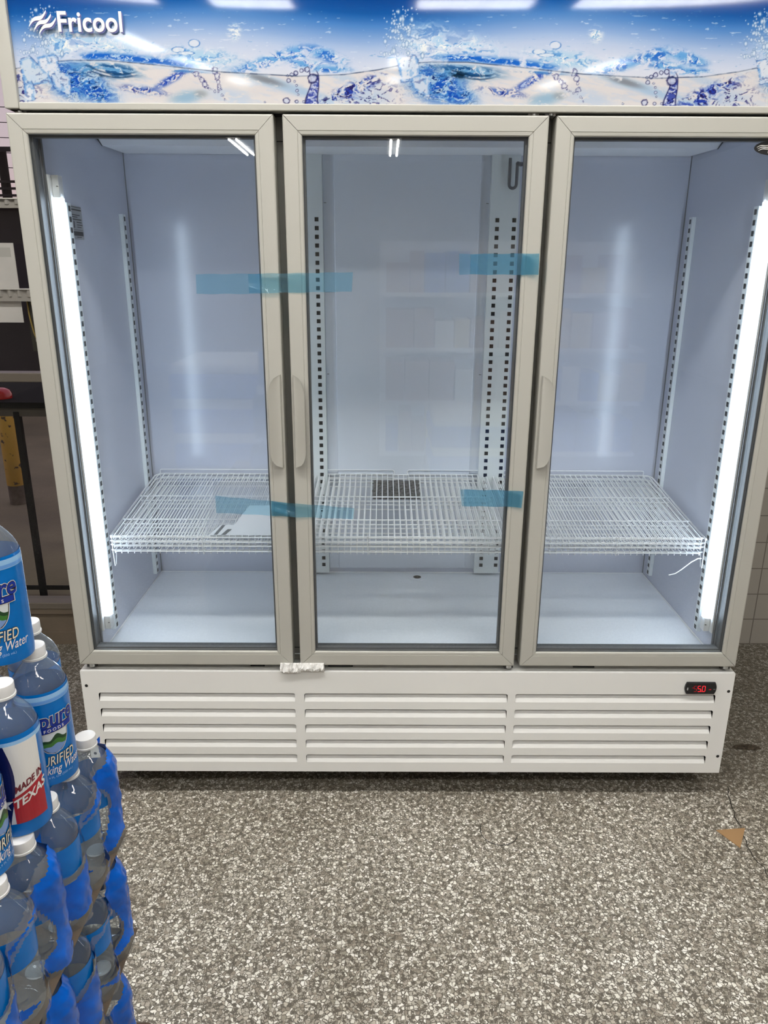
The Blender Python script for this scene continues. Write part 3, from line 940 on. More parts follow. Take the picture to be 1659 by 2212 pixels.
    C = mix(g(112, 156, 20, 8, 6, 2.2) * below * sm(n2 + n1, .80, 1.05), (14, 36, 54))
    for dv, xx0, xx1 in ((7, 100, 205), (0, 120, 240)):
        arc = 142 + dv + 15 * np.sin(np.clip((p - 85) / 120.0, 0, 1) * PI * .9)
        C = mix(np.exp(-((V - arc - (p - 100) * .03) / 1.6) ** 2) * sm(p, 88, 100) * (1 - sm(p, 170, 205)) * below * .8, (18, 56, 96))
    # navy diagonal tongue with a frayed tail
    e = g(268, 168, 44, 8.0, -30, 1.5) * below
    C = mix(e * sm(n2 * .5 + n3 * .5, .40, .50), (26, 66, 176)); C = mix(e * sm(n3, .58, .66), (190, 206, 236))
    e = g(205, 193, 46, 8, 8, 1.6) * below
    C = mix(e * sm(n2, .46, .56), (90, 120, 196)); C = mix(e * sm(n3, .58, .64), (36, 52, 140))
    e = g(290, 150, 60, 4, 3, 1.5)
    C = mix(e * sm(n1, .40, .55), (70, 130, 200))
    # hanging strings of drops
    rs = np.random.RandomState(4)
    for (x0, y0, x1, y1, nn, rr0) in ((322, 158, 345, 186, 5, 6.5), (362, 150, 372, 186, 4, 7.0), (368, 190, 382, 216, 6, 2.6), (345, 186, 366, 196, 5, 3.0), (306, 150, 326, 160, 4, 3.5)):
        for k in range(nn):
            f = k / max(1, nn - 1)
            cx = x0 + (x1 - x0) * f + rs.randn() * 1.5; cy = y0 + (y1 - y0) * f + rs.randn(); r = rr0 * (0.45 + .55 * rs.rand())
            rr = np.sqrt(((p - cx) / (r * .8)) ** 2 + ((V - cy) / r) ** 2)
            C = mix((rr < 1) * .5, (222, 226, 240)); C = mix(np.exp(-((rr - 1 + (n3 - .5) * 1.5) / .20) ** 2) * .8, (54, 54, 118))
    # standing column of water
    colx = 573 + 4 * np.sin((V - 150) / 14.0)
    wdt = np.interp(V, [148, 156, 175, 222], [7, 9, 8, 14])
    d = np.abs(p - colx) / wdt
    e = (d < 1) * sm(V, 148, 156) * below
    C = mix(e * .9, (172, 184, 224)); C = mix(e * sm(ns * .4 + n3 * .6, .50, .58), (70, 86, 172)); C = mix(e * sm(n2, .60, .68), (34, 36, 100)); C = mix(e * sm(1 - n3, .58, .66), (222, 226, 242))
    C = mix(np.exp(-((d - 1) / .13) ** 2) * sm(V, 146, 152) * .9, (34, 34, 90))
    for (cx, cy, r) in ((572, 166, 9), (560, 147, 5), (548, 149, 4), (536, 154, 5), (527, 158, 4), (518, 160, 2.5), (520, 170, 4), (533, 172, 2), (537, 181, 2.4), (538, 192, 3), (540, 201, 2), (537, 216, 3.5), (515, 214, 6), (468, 217, 2), (552, 216, 2.5)):
        rr = np.sqrt(((p - cx) / r) ** 2 + ((V - cy) / r) ** 2)
        C = mix((rr < 1) * .8, (206, 212, 234)); C = mix(np.exp(-((rr - 1 + (n2 - .5) * .8) / .20) ** 2) * .9, (36, 36, 92))
    # frayed navy chips running up to the next ice cube
    e = np.maximum(g(655, 190, 70, 14, -24, 1.7), g(628, 212, 40, 10, -5, 1.6)) * below
    C = mix(e * sm(n2, .48, .56) * .9, (120, 150, 214)); C = mix(e * sm(n3 * .6 + n2 * .4, .53, .59), (38, 62, 168)); C = mix(e * sm(n3, .66, .72), (34, 24, 66))
    e = g(700, 200, 60, 26, 0, 1.8) * below
    C = mix(e * sm(n3, .60, .67), (52, 50, 120))
    # the water line itself
    C = mix(np.exp(-((V - vw) / 1.1) ** 2) * (0.45 + .5 * sm(n1, .4, .6)), (40, 62, 100))
    C = mix(np.exp(-((V - vw - 3.2) / 1.6) ** 2) * .6 * (p < 360), (214, 226, 240))
    # ---- ice cubes
    def cube(pts, seed, face=(224, 230, 242)):
        nonlocal C
        dd = np.full(H, 1e9)
        for k in range(len(pts)):
            x0, y0 = pts[k]; x1, y1 = pts[(k + 1) % len(pts)]
            l = math.hypot(x1 - x0, y1 - y0)
            dd = np.minimum(dd, ((x1 - x0) * (V - y0) - (y1 - y0) * (p2 - x0)) / l)
        dd = dd + (n2 - .5) * 1.6
        ins = sm(dd, -.6, .8)
        C = mix(ins, face)
        C = mix(ins * sm(fbm(U / 13 + seed, V / 13, 75 + seed, 2), .50, .62) * .55, (196, 216, 240)); C = mix(ins * sm(fbm(U / 9 + seed, V / 11, 71 + seed, 3), .62, .70) * .6, (120, 172, 226)); C = mix(ins * sm(n3, .68, .74) * .5, (66, 84, 150))
        C = mix(np.exp(-((dd - 2.2) / 2.4) ** 2) * sm(n1, .40, .62) * .75, (84, 146, 218))
        C = mix(np.exp(-(dd / 1.0) ** 2) * sm(n2, .50, .62) * .6, (22, 60, 140))
    p2 = p
    cube([(-22, 122), (16, 115), (24, 124), (26, 166), (-12, 173)], 1)
    cube([(8, 160), (32, 154), (50, 162), (49, 206), (14, 188)], 2, (206, 218, 236))
    # spray of drops above the ice
    rs = np.random.RandomState(12)
    for k in range(150):
        f = rs.rand()
        cy = 12 + 106 * f ** 0.75
        cx = -18 + rs.randn() * (9 + 20 * f) + (14 if rs.rand() > .6 else -4)
        r = 0.9 + 2.4 * rs.rand() ** 2.2
        if cx > 40 or cx < -56: continue
        rr = ((p - cx) / r) ** 2 + ((V - cy) / (r * (1.1 + .8 * rs.rand()))) ** 2
        C = mix(np.exp(-rr) * .95, (226, 236, 246)); C = mix(np.exp(-((np.sqrt(rr) - 1.25) / .3) ** 2) * .30, (40, 90, 160))
    # larger blocks at the left end of the sign
    p2 = U
    Lm = U < 300
    if Lm.any():
        cube([(36, 128), (58, 120), (98, 160), (104, 172), (104, 178), (44, 185)], 5, (206, 220, 236))
        cube([(44, 182), (60, 174), (70, 200), (66, 216), (44, 218)], 6, (226, 232, 242))
    return np.clip(C, 0, 255)


nx, nz_ = 1380, 236
gx = np.linspace(-0.880, 0.880, nx); gz = np.linspace(1.8430, 2.106, nz_)
GX, GZ = np.meshgrid(gx, gz)
Vd = (2.0425 - GZ) / 0.000897
Ud = 829.0 + (GX + 0.065) / (0.000999 + 0.000000117 * np.clip(Vd, -80, 230))
art = header_art(Ud, Vd) / 255.0
artl = 0.76 * np.where(art <= 0.04045, art / 12.92, ((art + 0.055) / 1.055) ** 2.4)
bow = -0.0045 * np.sin(PI * (GX + 0.88) / 1.76) ** 0.7 * np.sin(PI * (GZ - 1.843) / 0.263) + 0.00035 * np.sin(GX * 5.2 + 1.0) * np.sin(PI * (GZ - 1.843) / 0.263)
co = np.stack([GX - FR[0], 0.003 + bow - FR[1], GZ - FR[2]], -1).reshape(-1, 3)
me = bpy.data.meshes.new('sign_panel')
nv = nx * nz_
idx = np.arange(nv).reshape(nz_, nx)
q = np.stack([idx[:-1, :-1], idx[:-1, 1:], idx[1:, 1:], idx[1:, :-1]], -1).reshape(-1)
me.vertices.add(nv); me.vertices.foreach_set('co', co.astype(np.float32).ravel())
nf = (nx - 1) * (nz_ - 1)
me.loops.add(nf * 4); me.loops.foreach_set('vertex_index', q.astype(np.int32))
me.polygons.add(nf); me.polygons.foreach_set('loop_start', np.arange(0, nf * 4, 4, dtype=np.int32))
try:
    me.polygons.foreach_set('loop_total', np.full(nf, 4, dtype=np.int32))
except Exception:
    pass
me.polygons.foreach_set('use_smooth', np.ones(nf, dtype=bool))
ca = me.color_attributes.new('print', 'FLOAT_COLOR', 'POINT')
ca.data.foreach_set('color', np.concatenate([artl.reshape(-1, 3), np.ones((nv, 1))], 1).astype(np.float32).ravel())
me.update(); me.validate()
mp = bpy.data.materials.new('printed_sign'); mp.use_nodes = True
pb = mp.node_tree.nodes['Principled BSDF']
at = mp.node_tree.nodes.new('ShaderNodeAttribute'); at.attribute_name = 'print'
mp.node_tree.links.new(at.outputs['Color'], pb.inputs['Base Color'])
pb.inputs['Roughness'].default_value = 0.06
pb.inputs['Specular IOR Level'].default_value = 0.4
me.materials.append(mp)
sign = bpy.data.objects.new('sign_panel', me); COL.objects.link(sign); sign.parent = fridge
# lettering with its printed drop shadow
M_letter = mat('sign_letter', lin(236, 232, 228), 0.3)
M_lshadow = mat('sign_letter_shadow', lin(88, 92, 150), 0.4)
for nm, m_, dx, dz, dy in (('lettering_shadow', M_lshadow, 0.0022, -0.0022, -0.0052), ('lettering', M_letter, 0, 0, -0.0062)):
    mb = MB()
    V, Fs = text2d('Fricool', 0.0505, 0.0011, 0, 1.04, 6)
    xmin = min(v[0] for v in V); xmax = max(v[0] for v in V); ymax = max(v[1] for v in V)
    sx = 0.138 / (xmax - xmin); sy = 0.0375 / ymax
    put2d(mb, V, Fs, lambda X, Y: (-0.7735 + (X - xmin) * sx + dx, dy, 1.9800 + Y * sy + dz))
    for k in range(3):
        A = []; B = []
        for t in np.linspace(0, 1, 16):
            w = 0.0038 * math.sin(PI * (0.06 + 0.84 * t)) ** 0.6
            bx = -0.8350 + 0.0105 * k + 0.0390 * t - 0.0006 * k
            bz = 1.9895 - 0.0068 * k + 0.0280 * t + 0.0042 * math.sin(2 * PI * t)
            A.append((bx + dx, dy, bz - w + dz)); B.append((bx + dx, dy, bz + w + dz))
        mb.grid([A, B])
    mb.build(nm, m_, sign, off=FR)


# ------------------------------------------------------------------ wire shelves (four stacked in each bay)
def make_shelf(x0, x1, guards):
    """local frame: front top edge at y=0,z=0; y to the back"""
    D = 0.490
    root = empty('wire_shelf', (0, 0, 0))
    w = x1 - x0
    mb = MB()
    n = int(round((w - 0.03) / 0.0182))
    for k in range(n + 1):
        xx = x0 + 0.015 + (w - 0.03) * k / n
        mb.tube([(xx, D - 0.006, 0.0), (xx, 0.004, 0.0), (xx, 0.001, -0.002), (xx, 0.0, -0.0085)], 0.00155, 5)
    mb.build('wire_grid', M_wire, root, smooth=True)
    mb = MB()
    zr = -0.0042
    r = 0.022
    pts = [(x0 + 0.002, 0.012, zr)]
    for (cx, cy, a0) in ((x0 + 0.002 + r, D - r, PI), (x1 - 0.002 - r, D - r, PI / 2)):
        for t in np.linspace(0, PI / 2, 6):
            pts.append((cx + r * math.cos(a0 - t), cy + r * math.sin(a0 - t), zr))
    pts.append((x1 - 0.002, 0.012, zr))
    mb.tube(pts, 0.0030, 6)
    for yy in (0.012, 0.125, 0.30):
        mb.tube([(x0 + 0.002, yy, zr), (x1 - 0.002, yy, zr)], 0.0026, 6)
    mb.tube([(x0 + 0.014, -0.0022, -0.0010), (x1 - 0.014, -0.0022, -0.0010)], 0.0017, 6)
    mb.build('frame', M_wire, root, smooth=True)
    for (ga, gb) in guards:
        mb = MB()
        rr = 0.006
        pts = [(ga, D - 0.001, -0.003), (ga, D - 0.001, 0.014 - rr)] + [(ga + rr - rr * math.cos(t), D - 0.001, 0.014 - rr + rr * math.sin(t)) for t in np.linspace(0.3, PI / 2, 4)]
        pts += [(gb - rr + rr * math.sin(t), D - 0.001, 0.014 - rr + rr * math.cos(t)) for t in np.linspace(0, PI / 2 - .3, 4)] + [(gb, D - 0.001, 0.014 - rr), (gb, D - 0.001, -0.003)]
        mb.tube(pts, 0.0017, 6)
        mb.build('back_guard', M_wire, root, smooth=True)
    return root


TILT = math.atan2(0.058, 0.49)
BAYS = [('left', -0.8555, -0.3120, [(-0.838, -0.33)]), ('middle', -0.3060, 0.2860, [(-0.300, -0.033), (0.013, 0.272)]), ('right', 0.3050, 0.8555, [(0.32, 0.826)])]
ORD = ['topmost', 'second', 'third', 'lowest']
for nm, xa, xb, gs in BAYS:
    proto = make_shelf(xa, xb, gs)
    for k in range(4):
        o = proto if k == 0 else copy_tree(proto)
        o.location = (0, 0.1585 + (0.0, -0.0008, 0.0006, 0.002)[k], (0.7665, 0.7520, 0.7395, 0.7230)[k])
        o.rotation_euler = (TILT, 0, 0)
        tag(o, 'white wire shelf behind the %s door, %s of the four stacked there' % (nm, ORD[k]), 'wire shelf', 'wire shelves stacked in the cooler')


def zip_tie(x, y, zt, zb, label, tail=None):
    mb = MB()
    mb.tube([(x, y - 0.007, zt + 0.003), (x, y - 0.0085, (zt + zb) / 2), (x + 0.001, y - 0.006, zb), (x + 0.001, y + 0.004, zb + 0.001), (x + 0.001, y + 0.018, (zt + zb) / 2), (x, y + 0.018, zt + 0.004), (x, y + 0.006, zt + 0.0055)], 0.0011, 5, closed=True)
    mb.box(x - 0.0025, x + 0.0025, y - 0.011, y - 0.006, zt - 0.001, zt + 0.0045)
    if tail: mb.tube(tail, 0.0015, 5)
    tag(mb.build('zip_tie', M_zip), label, 'zip tie', 'zip ties around the stacked shelves')


zip_tie(-0.586, 0.158, 0.768, 0.716, 'white zip tie binding the front of the left shelf stack')
zip_tie(-0.115, 0.158, 0.768, 0.716, 'white zip tie binding the front of the middle shelf stack')
zip_tie(0.597, 0.158, 0.768, 0.716, 'white zip tie binding the front of the right shelf stack')
zip_tie(-0.846, 0.166, 0.764, 0.676, 'white zip tie loop hanging below shelves beside the left light strip')
zip_tie(0.852, 0.166, 0.764, 0.676, 'white zip tie with long curling tail beside the right light strip',
        [(0.846, 0.155, 0.708), (0.835, 0.152, 0.709), (0.815, 0.148, 0.699), (0.79, 0.146, 0.678), (0.772, 0.146, 0.664), (0.755, 0.148, 0.659)])
# bag of shelf clips under the middle shelf
M_bag = mat('dark_clip_bag', (0.10, 0.095, 0.09), 0.3, noise=0.8, nscale=130, bump=0.8, bscale=160)
mb = MB()
P = []
rg = np.random.RandomState(3)
for i in range(19):
    row = []
    for j in range(13):
        a, b = i / 18, j / 12
        e = (math.sin(PI * a) * math.sin(PI * b)) ** 0.45
        row.append((-0.105 + 0.155 * a + rg.randn() * .0015, 0.175 * b * 0.9 + 0.30, -0.0105 + 0.0055 * e + rg.randn() * 0.0010))
    P.append(row)
mb.grid(P)
P2 = [[(q_[0], q_[1], -0.0115) for q_ in r_] for r_ in P]
mb.grid(P2)
o = mb.build('clip_bag', M_bag)
o.location = (0, 0.1585, 0.7660); o.rotation_euler = (TILT, 0, 0)
tag(o, 'dark grey bag of metal shelf clips under the middle shelf', 'bag')
# manual in a clear sleeve on the left shelf
root = empty('manual_sleeve', (0, 0.1585, 0.7665)); root.rotation_euler = (TILT, 0, 0)
tag(root, 'clear plastic sleeve with white manual on the left wire shelf', 'manual')
mb = MB()
P = []
for i in range(15):
    row = []
    for j in range(15):
        a, b = i / 14, j / 14
        x0_, x1_ = -0.578 - 0.055 * b, -0.335
        row.append((x0_ + (x1_ - x0_) * a, 0.004 + 0.395 * b, 0.0032 + 0.0022 * abs(math.sin(7 * a + 5 * b)) * (0.3 + b)))
    P.append(row)
mb.grid(P)
sl = mb.build('sleeve', clear('clear_sleeve', (0.96, 0.965, 0.97), ior=1.3, gloss_rough=0.15, haze=0.22, haze_col=(0.78, 0.79, 0.83)), root, smooth=True)
mb = MB()
mb.quad((-0.520, 0.006, 0.0024), (-0.335, 0.006, 0.0024), (-0.335, 0.215, 0.0024), (-0.487, 0.215, 0.0024))
mb.quad((-0.570, 0.006, 0.0022), (-0.520, 0.006, 0.0022), (-0.508, 0.075, 0.0022), (-0.548, 0.075, 0.0022))
for (a0, a1, b0, b1) in ((-0.556, -0.546, 0.008, 0.072), (-0.535, -0.522, 0.008, 0.045)):
    mb.quad((a0, b0, 0.0027), (a1, b0, 0.0027), (a1 + 0.012, b1, 0.0027), (a0 + 0.012, b1, 0.0027), 1)
mb.build('paper', [mat('paper_white', (0.90, 0.91, 0.92), 0.6), mat('paper_ink', (0.04, 0.045, 0.04), 0.6)], root)


# ------------------------------------------------------------------ blue tapes on the doors
def tape(pieces, label, wr=0.0050, seed=1, lift=None):
    mb = MB()
    for pi, (A, B, C_, D_) in enumerate(pieces):      # TL, TR, BR, BL in (x,z)
        P = []
        nI, nJ = 40, 8
        for i in range(nI + 1):
            row = []
            for j in range(nJ + 1):
                s, t = i / nI, j / nJ
                x_ = (A[0] * (1 - s) + B[0] * s) * (1 - t) + (D_[0] * (1 - s) + C_[0] * s) * t
                z_ = (A[1] * (1 - s) + B[1] * s) * (1 - t) + (D_[1] * (1 - s) + C_[1] * s) * t
                y_ = -0.0016 - 0.0007 * pi
                gap_ = math.exp(-((x_ + 0.33) / 0.05) ** 2)
                y_ -= gap_ * wr * (0.5 + 0.5 * math.sin((t * 1.5 - (x_ + 0.33) * 9) * 4.2 + seed)) ** 3
                if lift: y_ -= lift(x_, t)
                z_ += 0.0006 * math.sin(x_ * 90 + seed + 3 * t)
                row.append((x_, y_, z_))
            P.append(row)
        mb.grid(P)
    return tag(mb.build('tape_strip', M_tape, smooth=True), label, 'tape', 'blue tapes holding the doors')


tape([((-0.516, 1.483), (-0.360, 1.485), (-0.362, 1.439), (-0.517, 1.438)), ((-0.392, 1.4845), (-0.145, 1.489), (-0.148, 1.445), (-0.392, 1.4405))],
     'upper blue tape strip joining the left and middle doors', seed=1)
tape([((-0.505, 0.937), (-0.30, 0.918), (-0.30, 0.881), (-0.505, 0.891)), ((-0.36, 0.9235), (-0.146, 0.905), (-0.149, 0.8755), (-0.36, 0.8835))],
     'lower blue tape strip joining the left and middle doors', seed=3)
tape([((0.104, 1.531), (0.2895, 1.533), (0.2905, 1.485), (0.106, 1.485)), ((0.131, 1.5308), (0.2900, 1.5325), (0.2908, 1.4855), (0.131, 1.4855))],
     'upper blue tape strip on the right edge of the middle door', 0.0, 5, lambda x_, t: 0.012 * max(0, (x_ - 0.25) / 0.04) ** 2)
tape([((0.127, 0.957), (0.2890, 0.9545), (0.2865, 0.910), (0.133, 0.912)), ((0.138, 0.957), (0.2892, 0.954), (0.2868, 0.9105), (0.138, 0.9125))],
     'lower blue tape strip on the right edge of the middle door', 0.0, 7, lambda x_, t: 0.008 * max(0, (x_ - 0.25) / 0.04) ** 2)

# foam scrap wedged under the doors
rg = np.random.RandomState(8)
mb = MB(); P = []
nI = 40
prof = [(0.012, 0.4245), (-0.014, 0.4250), (-0.021, 0.4300), (-0.024, 0.4365), (-0.021, 0.4400), (-0.017, 0.4430), (0.012, 0.4432)]
prof = [(0.012, 0.4240), (-0.0005, 0.4240), (-0.010, 0.4300), (-0.0145, 0.4360), (-0.0130, 0.4420), (-0.0075, 0.4520), (-0.0006, 0.4525), (-0.0005, 0.4436), (0.012, 0.4436)]
for i in range(nI + 1):
    f = i / nI
    row = []
    for k, (y, z) in enumerate(prof):
        j = 1.0 if 2 <= k <= 5 else 0.0
        row.append((-0.3545 + 0.121 * f + rg.randn() * 0.0006, y + j * rg.randn() * 0.0022, z + j * rg.randn() * 0.0018 - (0.0035 * math.sin(f * 5 + .4) if k in (2, 3) else 0)))
    P.append(row)
mb.grid(P, closed_v=True); mb.poly(P[0]); mb.poly(list(reversed(P[-1])))
tag(mb.build('foam_scrap', mat('white_foam', (0.80, 0.79, 0.77), 0.8, bump=0.5, bscale=200)), 'torn white foam scrap wedged below the left and middle doors', 'foam')

# ------------------------------------------------------------------ water bottles in shrink-wrapped packs
BR = 0.0325
BH = 0.185
def bottle_profile():
    p = [(0.002, 0.006), (0.014, 0.005), (0.021, 0.0005), (0.027, 0.001), (0.0310, 0.006), (BR, 0.012)]
    for k in range(5):
        z = 0.018 + k * 0.0115
        p += [(BR, z), (BR - 0.0018, z + 0.0045), (BR - 0.0018, z + 0.006), (BR, z + 0.0105)]
    p += [(BR - 0.0007, 0.079), (BR - 0.0007, 0.127), (BR, 0.130), (BR - 0.0012, 0.137), (BR - 0.005, 0.146), (BR - 0.0115, 0.155), (0.0155, 0.1615), (0.0130, 0.165), (0.0122, 0.167), (0.0122, 0.170)]
    return p


def cap_mesh():
    mb = MB()
    mb.lathe([(0.0150, 0.1685), (0.0152, 0.1695), (0.0150, 0.1712), (0.0136, 0.1714), (0.0137, 0.172), (0.0142, 0.1725), (0.0142, 0.1830), (0.0136, 0.1845), (0.0120, 0.185), (0.002, 0.1852)], 40, 0,
             rfun=lambda r, z, k: r - (0.00035 if (k % 2 and 0.172 < z < 0.1835) else 0))
    return mb


def make_bottle():
    root = empty('water_bottle', (0, 0, 0))
    mb = MB(); mb.lathe(bottle_profile(), 28)
    mb.build('bottle_body', M_pet, root, smooth=True)
    cap_mesh().build('cap', M_cap, root, smooth=True, auto=0.5)
    mb = MB(); mb.lathe([(BR - 0.0004, 0.081), (BR - 0.0003, 0.0825), (BR - 0.0003, 0.1235), (BR - 0.0004, 0.125)], 32, cap=False)
    mb.build('bottle_label', M_blue, root, smooth=True)
    return root


def wrap(x, y, e, R=0.0332):
    a = x / R
    return ((R + e) * math.cos(a), (R + e) * math.sin(a), y)


def sub_poly(mb, pts, e, mi, n=14):
    """a convex-ish polygon given as (left boundary, right boundary) rows is wrapped on the sleeve: pts = list of (y, xl, xr)"""
    P = []
    for (y, xl, xr) in pts:
        P.append([wrap(xl + (xr - xl) * k / n, y, e) for k in range(n + 1)])
    mb.grid(P, mi)


def put_text(mb, body, size, x, y, e, mi, offset=0.0, shear=0.0, space=1.0, rise=0.0, sx=1.0):
    V, Fs = text2d(body, size, offset, shear, space, 3)
    put2d(mb, V, Fs, lambda X, Y: wrap(x + X * sx, y + Y + rise * X * sx, e), mi)


SLEEVE = [(BR + 0.0001, 0.002), (BR + 0.0007, 0.008), (BR + 0.0007, 0.05), (BR + 0.0006, 0.07), (BR + 0.0007, 0.10), (BR + 0.0007, 0.1265), (BR + 0.0002, 0.1330)]
def brand_sleeve(root, yaw):
    mb = MB()
    mb.lathe(SLEEVE, 48, 0, cap=False)
    s = mb.build('bottle_label', M_blue, root, smooth=True); s.rotation_euler = (0, 0, yaw)
    mb = MB()
    # light band at the top edge
    sub_poly(mb, [(0.1185 + 0.0, -0.05, 0.05), (0.1295, -0.05, 0.05)], 0.0003, 1, 30)
    sub_poly(mb, [(0.1195, -0.05, 0.05), (0.1235, -0.05, 0.05)], 0.0006, 9, 30)
    # shield
    rows = []; rows2 = []; rows3 = []
    for t in np.linspace(0, 1, 13):
        w = 0.0185 * math.sqrt(max(0.0, 1 - t ** 2.2)) + 0.0001
        rows.append((0.0800 - 0.0335 * t, -w - 0.0012, w + 0.0012)); rows2.append((0.0797 - 0.0325 * t, -w - 0.0004, w + 0.0004)); rows3.append((0.0795 - 0.0315 * t, -w + 0.0006, max(w - 0.0006, -w + 0.0007)))
    sub_poly(mb, rows, 0.0003, 0); sub_poly(mb, rows2, 0.0005, 5); sub_poly(mb, rows3, 0.0007, 6)
    for (ya, amp, mi, base) in ((0.0690, 0.0035, 4, 0.0018), (0.0645, 0.0022, 3, 0.0019), (0.0590, 0.0015, 7, 0.0020)):
        n = 20
        P0 = []; P1 = []
        for k in range(n + 1):
            q_ = -1 + 2 * k / n
            top = ya + amp * math.sin(q_ * 3.2 + 0.6) + amp * .5 * math.sin(q_ * 7)
            tt = max(0.0, min(1.0, (0.0795 - top) / 0.0315)); w = 0.0178 * math.sqrt(max(0, 1 - tt ** 2.2))
            x_ = q_ * w
            tb = (max(0.0, 1 - (abs(x_) / 0.0185) ** 2)) ** (1 / 2.2)
            P0.append(wrap(x_, min(top, 0.079), 0.0007 + (base - 0.0017))); P1.append(wrap(x_, min(0.0795 - 0.0310 * tb, top), 0.0007 + (base - 0.0017)))
        mb.grid([P1, P0], mi)
    # swoosh banner with FOODS
    rows = [(0.0795 + 0.0 * t, 0, 0) for t in (0,)]
    n = 24
    for (e, g_, mi) in ((0.0011, 0.0016, 0), (0.0013, 0.0008, 5), (0.0015, 0.0, 2)):
        A = []; B = []
        for k in range(n + 1):
            x_ = -0.021 - g_ + (0.046 + 2 * g_) * k / n
            A.append(wrap(x_, 0.0785 - g_ + 0.06 * x_ , e)); B.append(wrap(x_, 0.0855 + g_ + 0.06 * x_, e))
        mb.grid([A, B], mi)
    put_text(mb, 'FOODS', 0.0056, 0.002, 0.0798, 0.0018, 0, 0.0001, 0, 1.5, 0.06)
    for (off, e, mi) in ((0.0017, 0.0012, 0), (0.0009, 0.0014, 5), (0.0003, 0.0017, 2)):
        put_text(mb, 'epure', 0.0300, 0.0015, 0.0865, e, mi, off, 0.12, 0.98, 0.08, 0.80)
    for (off, e, mi) in ((0.0009, 0.0006, 5), (0.0001, 0.0009, 8)):
        put_text(mb, 'PURIFIED', 0.0185, 0.001, 0.0320, e, mi, off, 0.22, 1.06, 0.08, 0.60)
    put_text(mb, 'Drinking Water', 0.0165, 0.001, 0.0195, 0.0006, 0, 0.0001, 0.32, 1.0, 0.08, 0.64)
    put_text(mb, '16.9 FL OZ (500 mL)', 0.0042, 0.001, 0.0130, 0.0006, 1, 0.0, 0, 1.0, 0.08)
    mb.build('label_print', [M_lwhite, M_lblue, M_navy, M_green, M_dgreen, M_lblack, mat('label_sky', lin(214, 220, 220), 0.3), M_lake, M_cream, mat('label_mid_blue', lin(104, 158, 222), 0.3)], s)
    return s


def flag_sleeve(root, yaw):
    mb = MB(); mb.lathe(SLEEVE, 48, 0, cap=False)
    s = mb.build('bottle_label', M_blue, root, smooth=True); s.rotation_euler = (0, 0, yaw)
    mb = MB()
    sub_poly(mb, [(0.121, -0.05, 0.05), (0.127, -0.05, 0.05)], 0.0003, 1, 30)
    def edge(y): return -0.0085 + 0.0065 * math.sin((0.122 - y) * 38)
    ys = np.linspace(0.020, 0.1225, 14)
    sub_poly(mb, [(y, edge(y), 0.030) for y in ys], 0.0005, 0, 12)
    sub_poly(mb, [(y, -0.034, edge(y)) for y in ys], 0.0005, 2, 10)
    n = 12
    A = []; B = []
    for k in range(n + 1):
        x_ = -0.0072 + 0.0372 * k / n
        A.append(wrap(x_, 0.020, 0.0008)); B.append(wrap(x_, 0.0545 + 0.45 * (x_ + 0.0072), 0.0008))
    mb.grid([A, B], 3)
    put_text(mb, 'MADE IN', 0.0118, 0.0130, 0.0672, 0.0009, 4, 0.0004, 0.12, 1.0, 0.42, 0.72)
    put_text(mb, 'TEXAS', 0.0155, 0.0125, 0.0480, 0.0011, 0, 0.0004, 0.12, 1.0, 0.42, 0.86)
    pts = star2d(-0.0165, 0.048, 0.0105)
    c = (-0.0165, 0.048)
    for k in range(10):
        a, b = pts[k], pts[(k + 1) % 10]
        mb.poly([wrap(c[0], c[1], 0.001), wrap(a[0], a[1], 0.001), wrap(b[0], b[1], 0.001)], 0)
    mb.build('label_print', [M_lwhite, M_lblue, M_dnavy, M_red, mat('label_dark_red', lin(110, 24, 40), 0.3)], s)
    return s


CAMP = Vector((-0.0733, -1.8637, 1.4982))
bproto = make_bottle()
sleeve_proto_root = None
first = True
LAYER = ['topmost', 'second', 'third', 'fourth', 'fifth']
RANK = ['rearmost', 'second', 'third', 'fourth', 'fifth', 'sixth']


def new_bottle(x, y, z, label, rz=None, lean=(0, 0)):
    o = copy_tree(bproto)
    o.location = (x, y, z)
    o.rotation_euler = (lean[0], lean[1], RNG.uniform(0, 6.28) if rz is None else rz)
    return tag(o, label, 'bottle', 'stacked water bottles')


def swap_label(o, fn, off):
    """replace the plain blue label by a printed sleeve that faces the aisle"""
    for ch in list(o.children):
        if ch.name.startswith('bottle_label'):
            bpy.data.objects.remove(ch, do_unlink=True)
    ang = math.atan2(CAMP.y - o.location.y, CAMP.x - o.location.x)
    fn(o, ang + off - o.rotation_euler.z)


LZ_ = [1.055, 0.870, 0.685, 0.500, 0.315]
# plain prototype is used for hidden-label bottles in the lower layers
spec = []
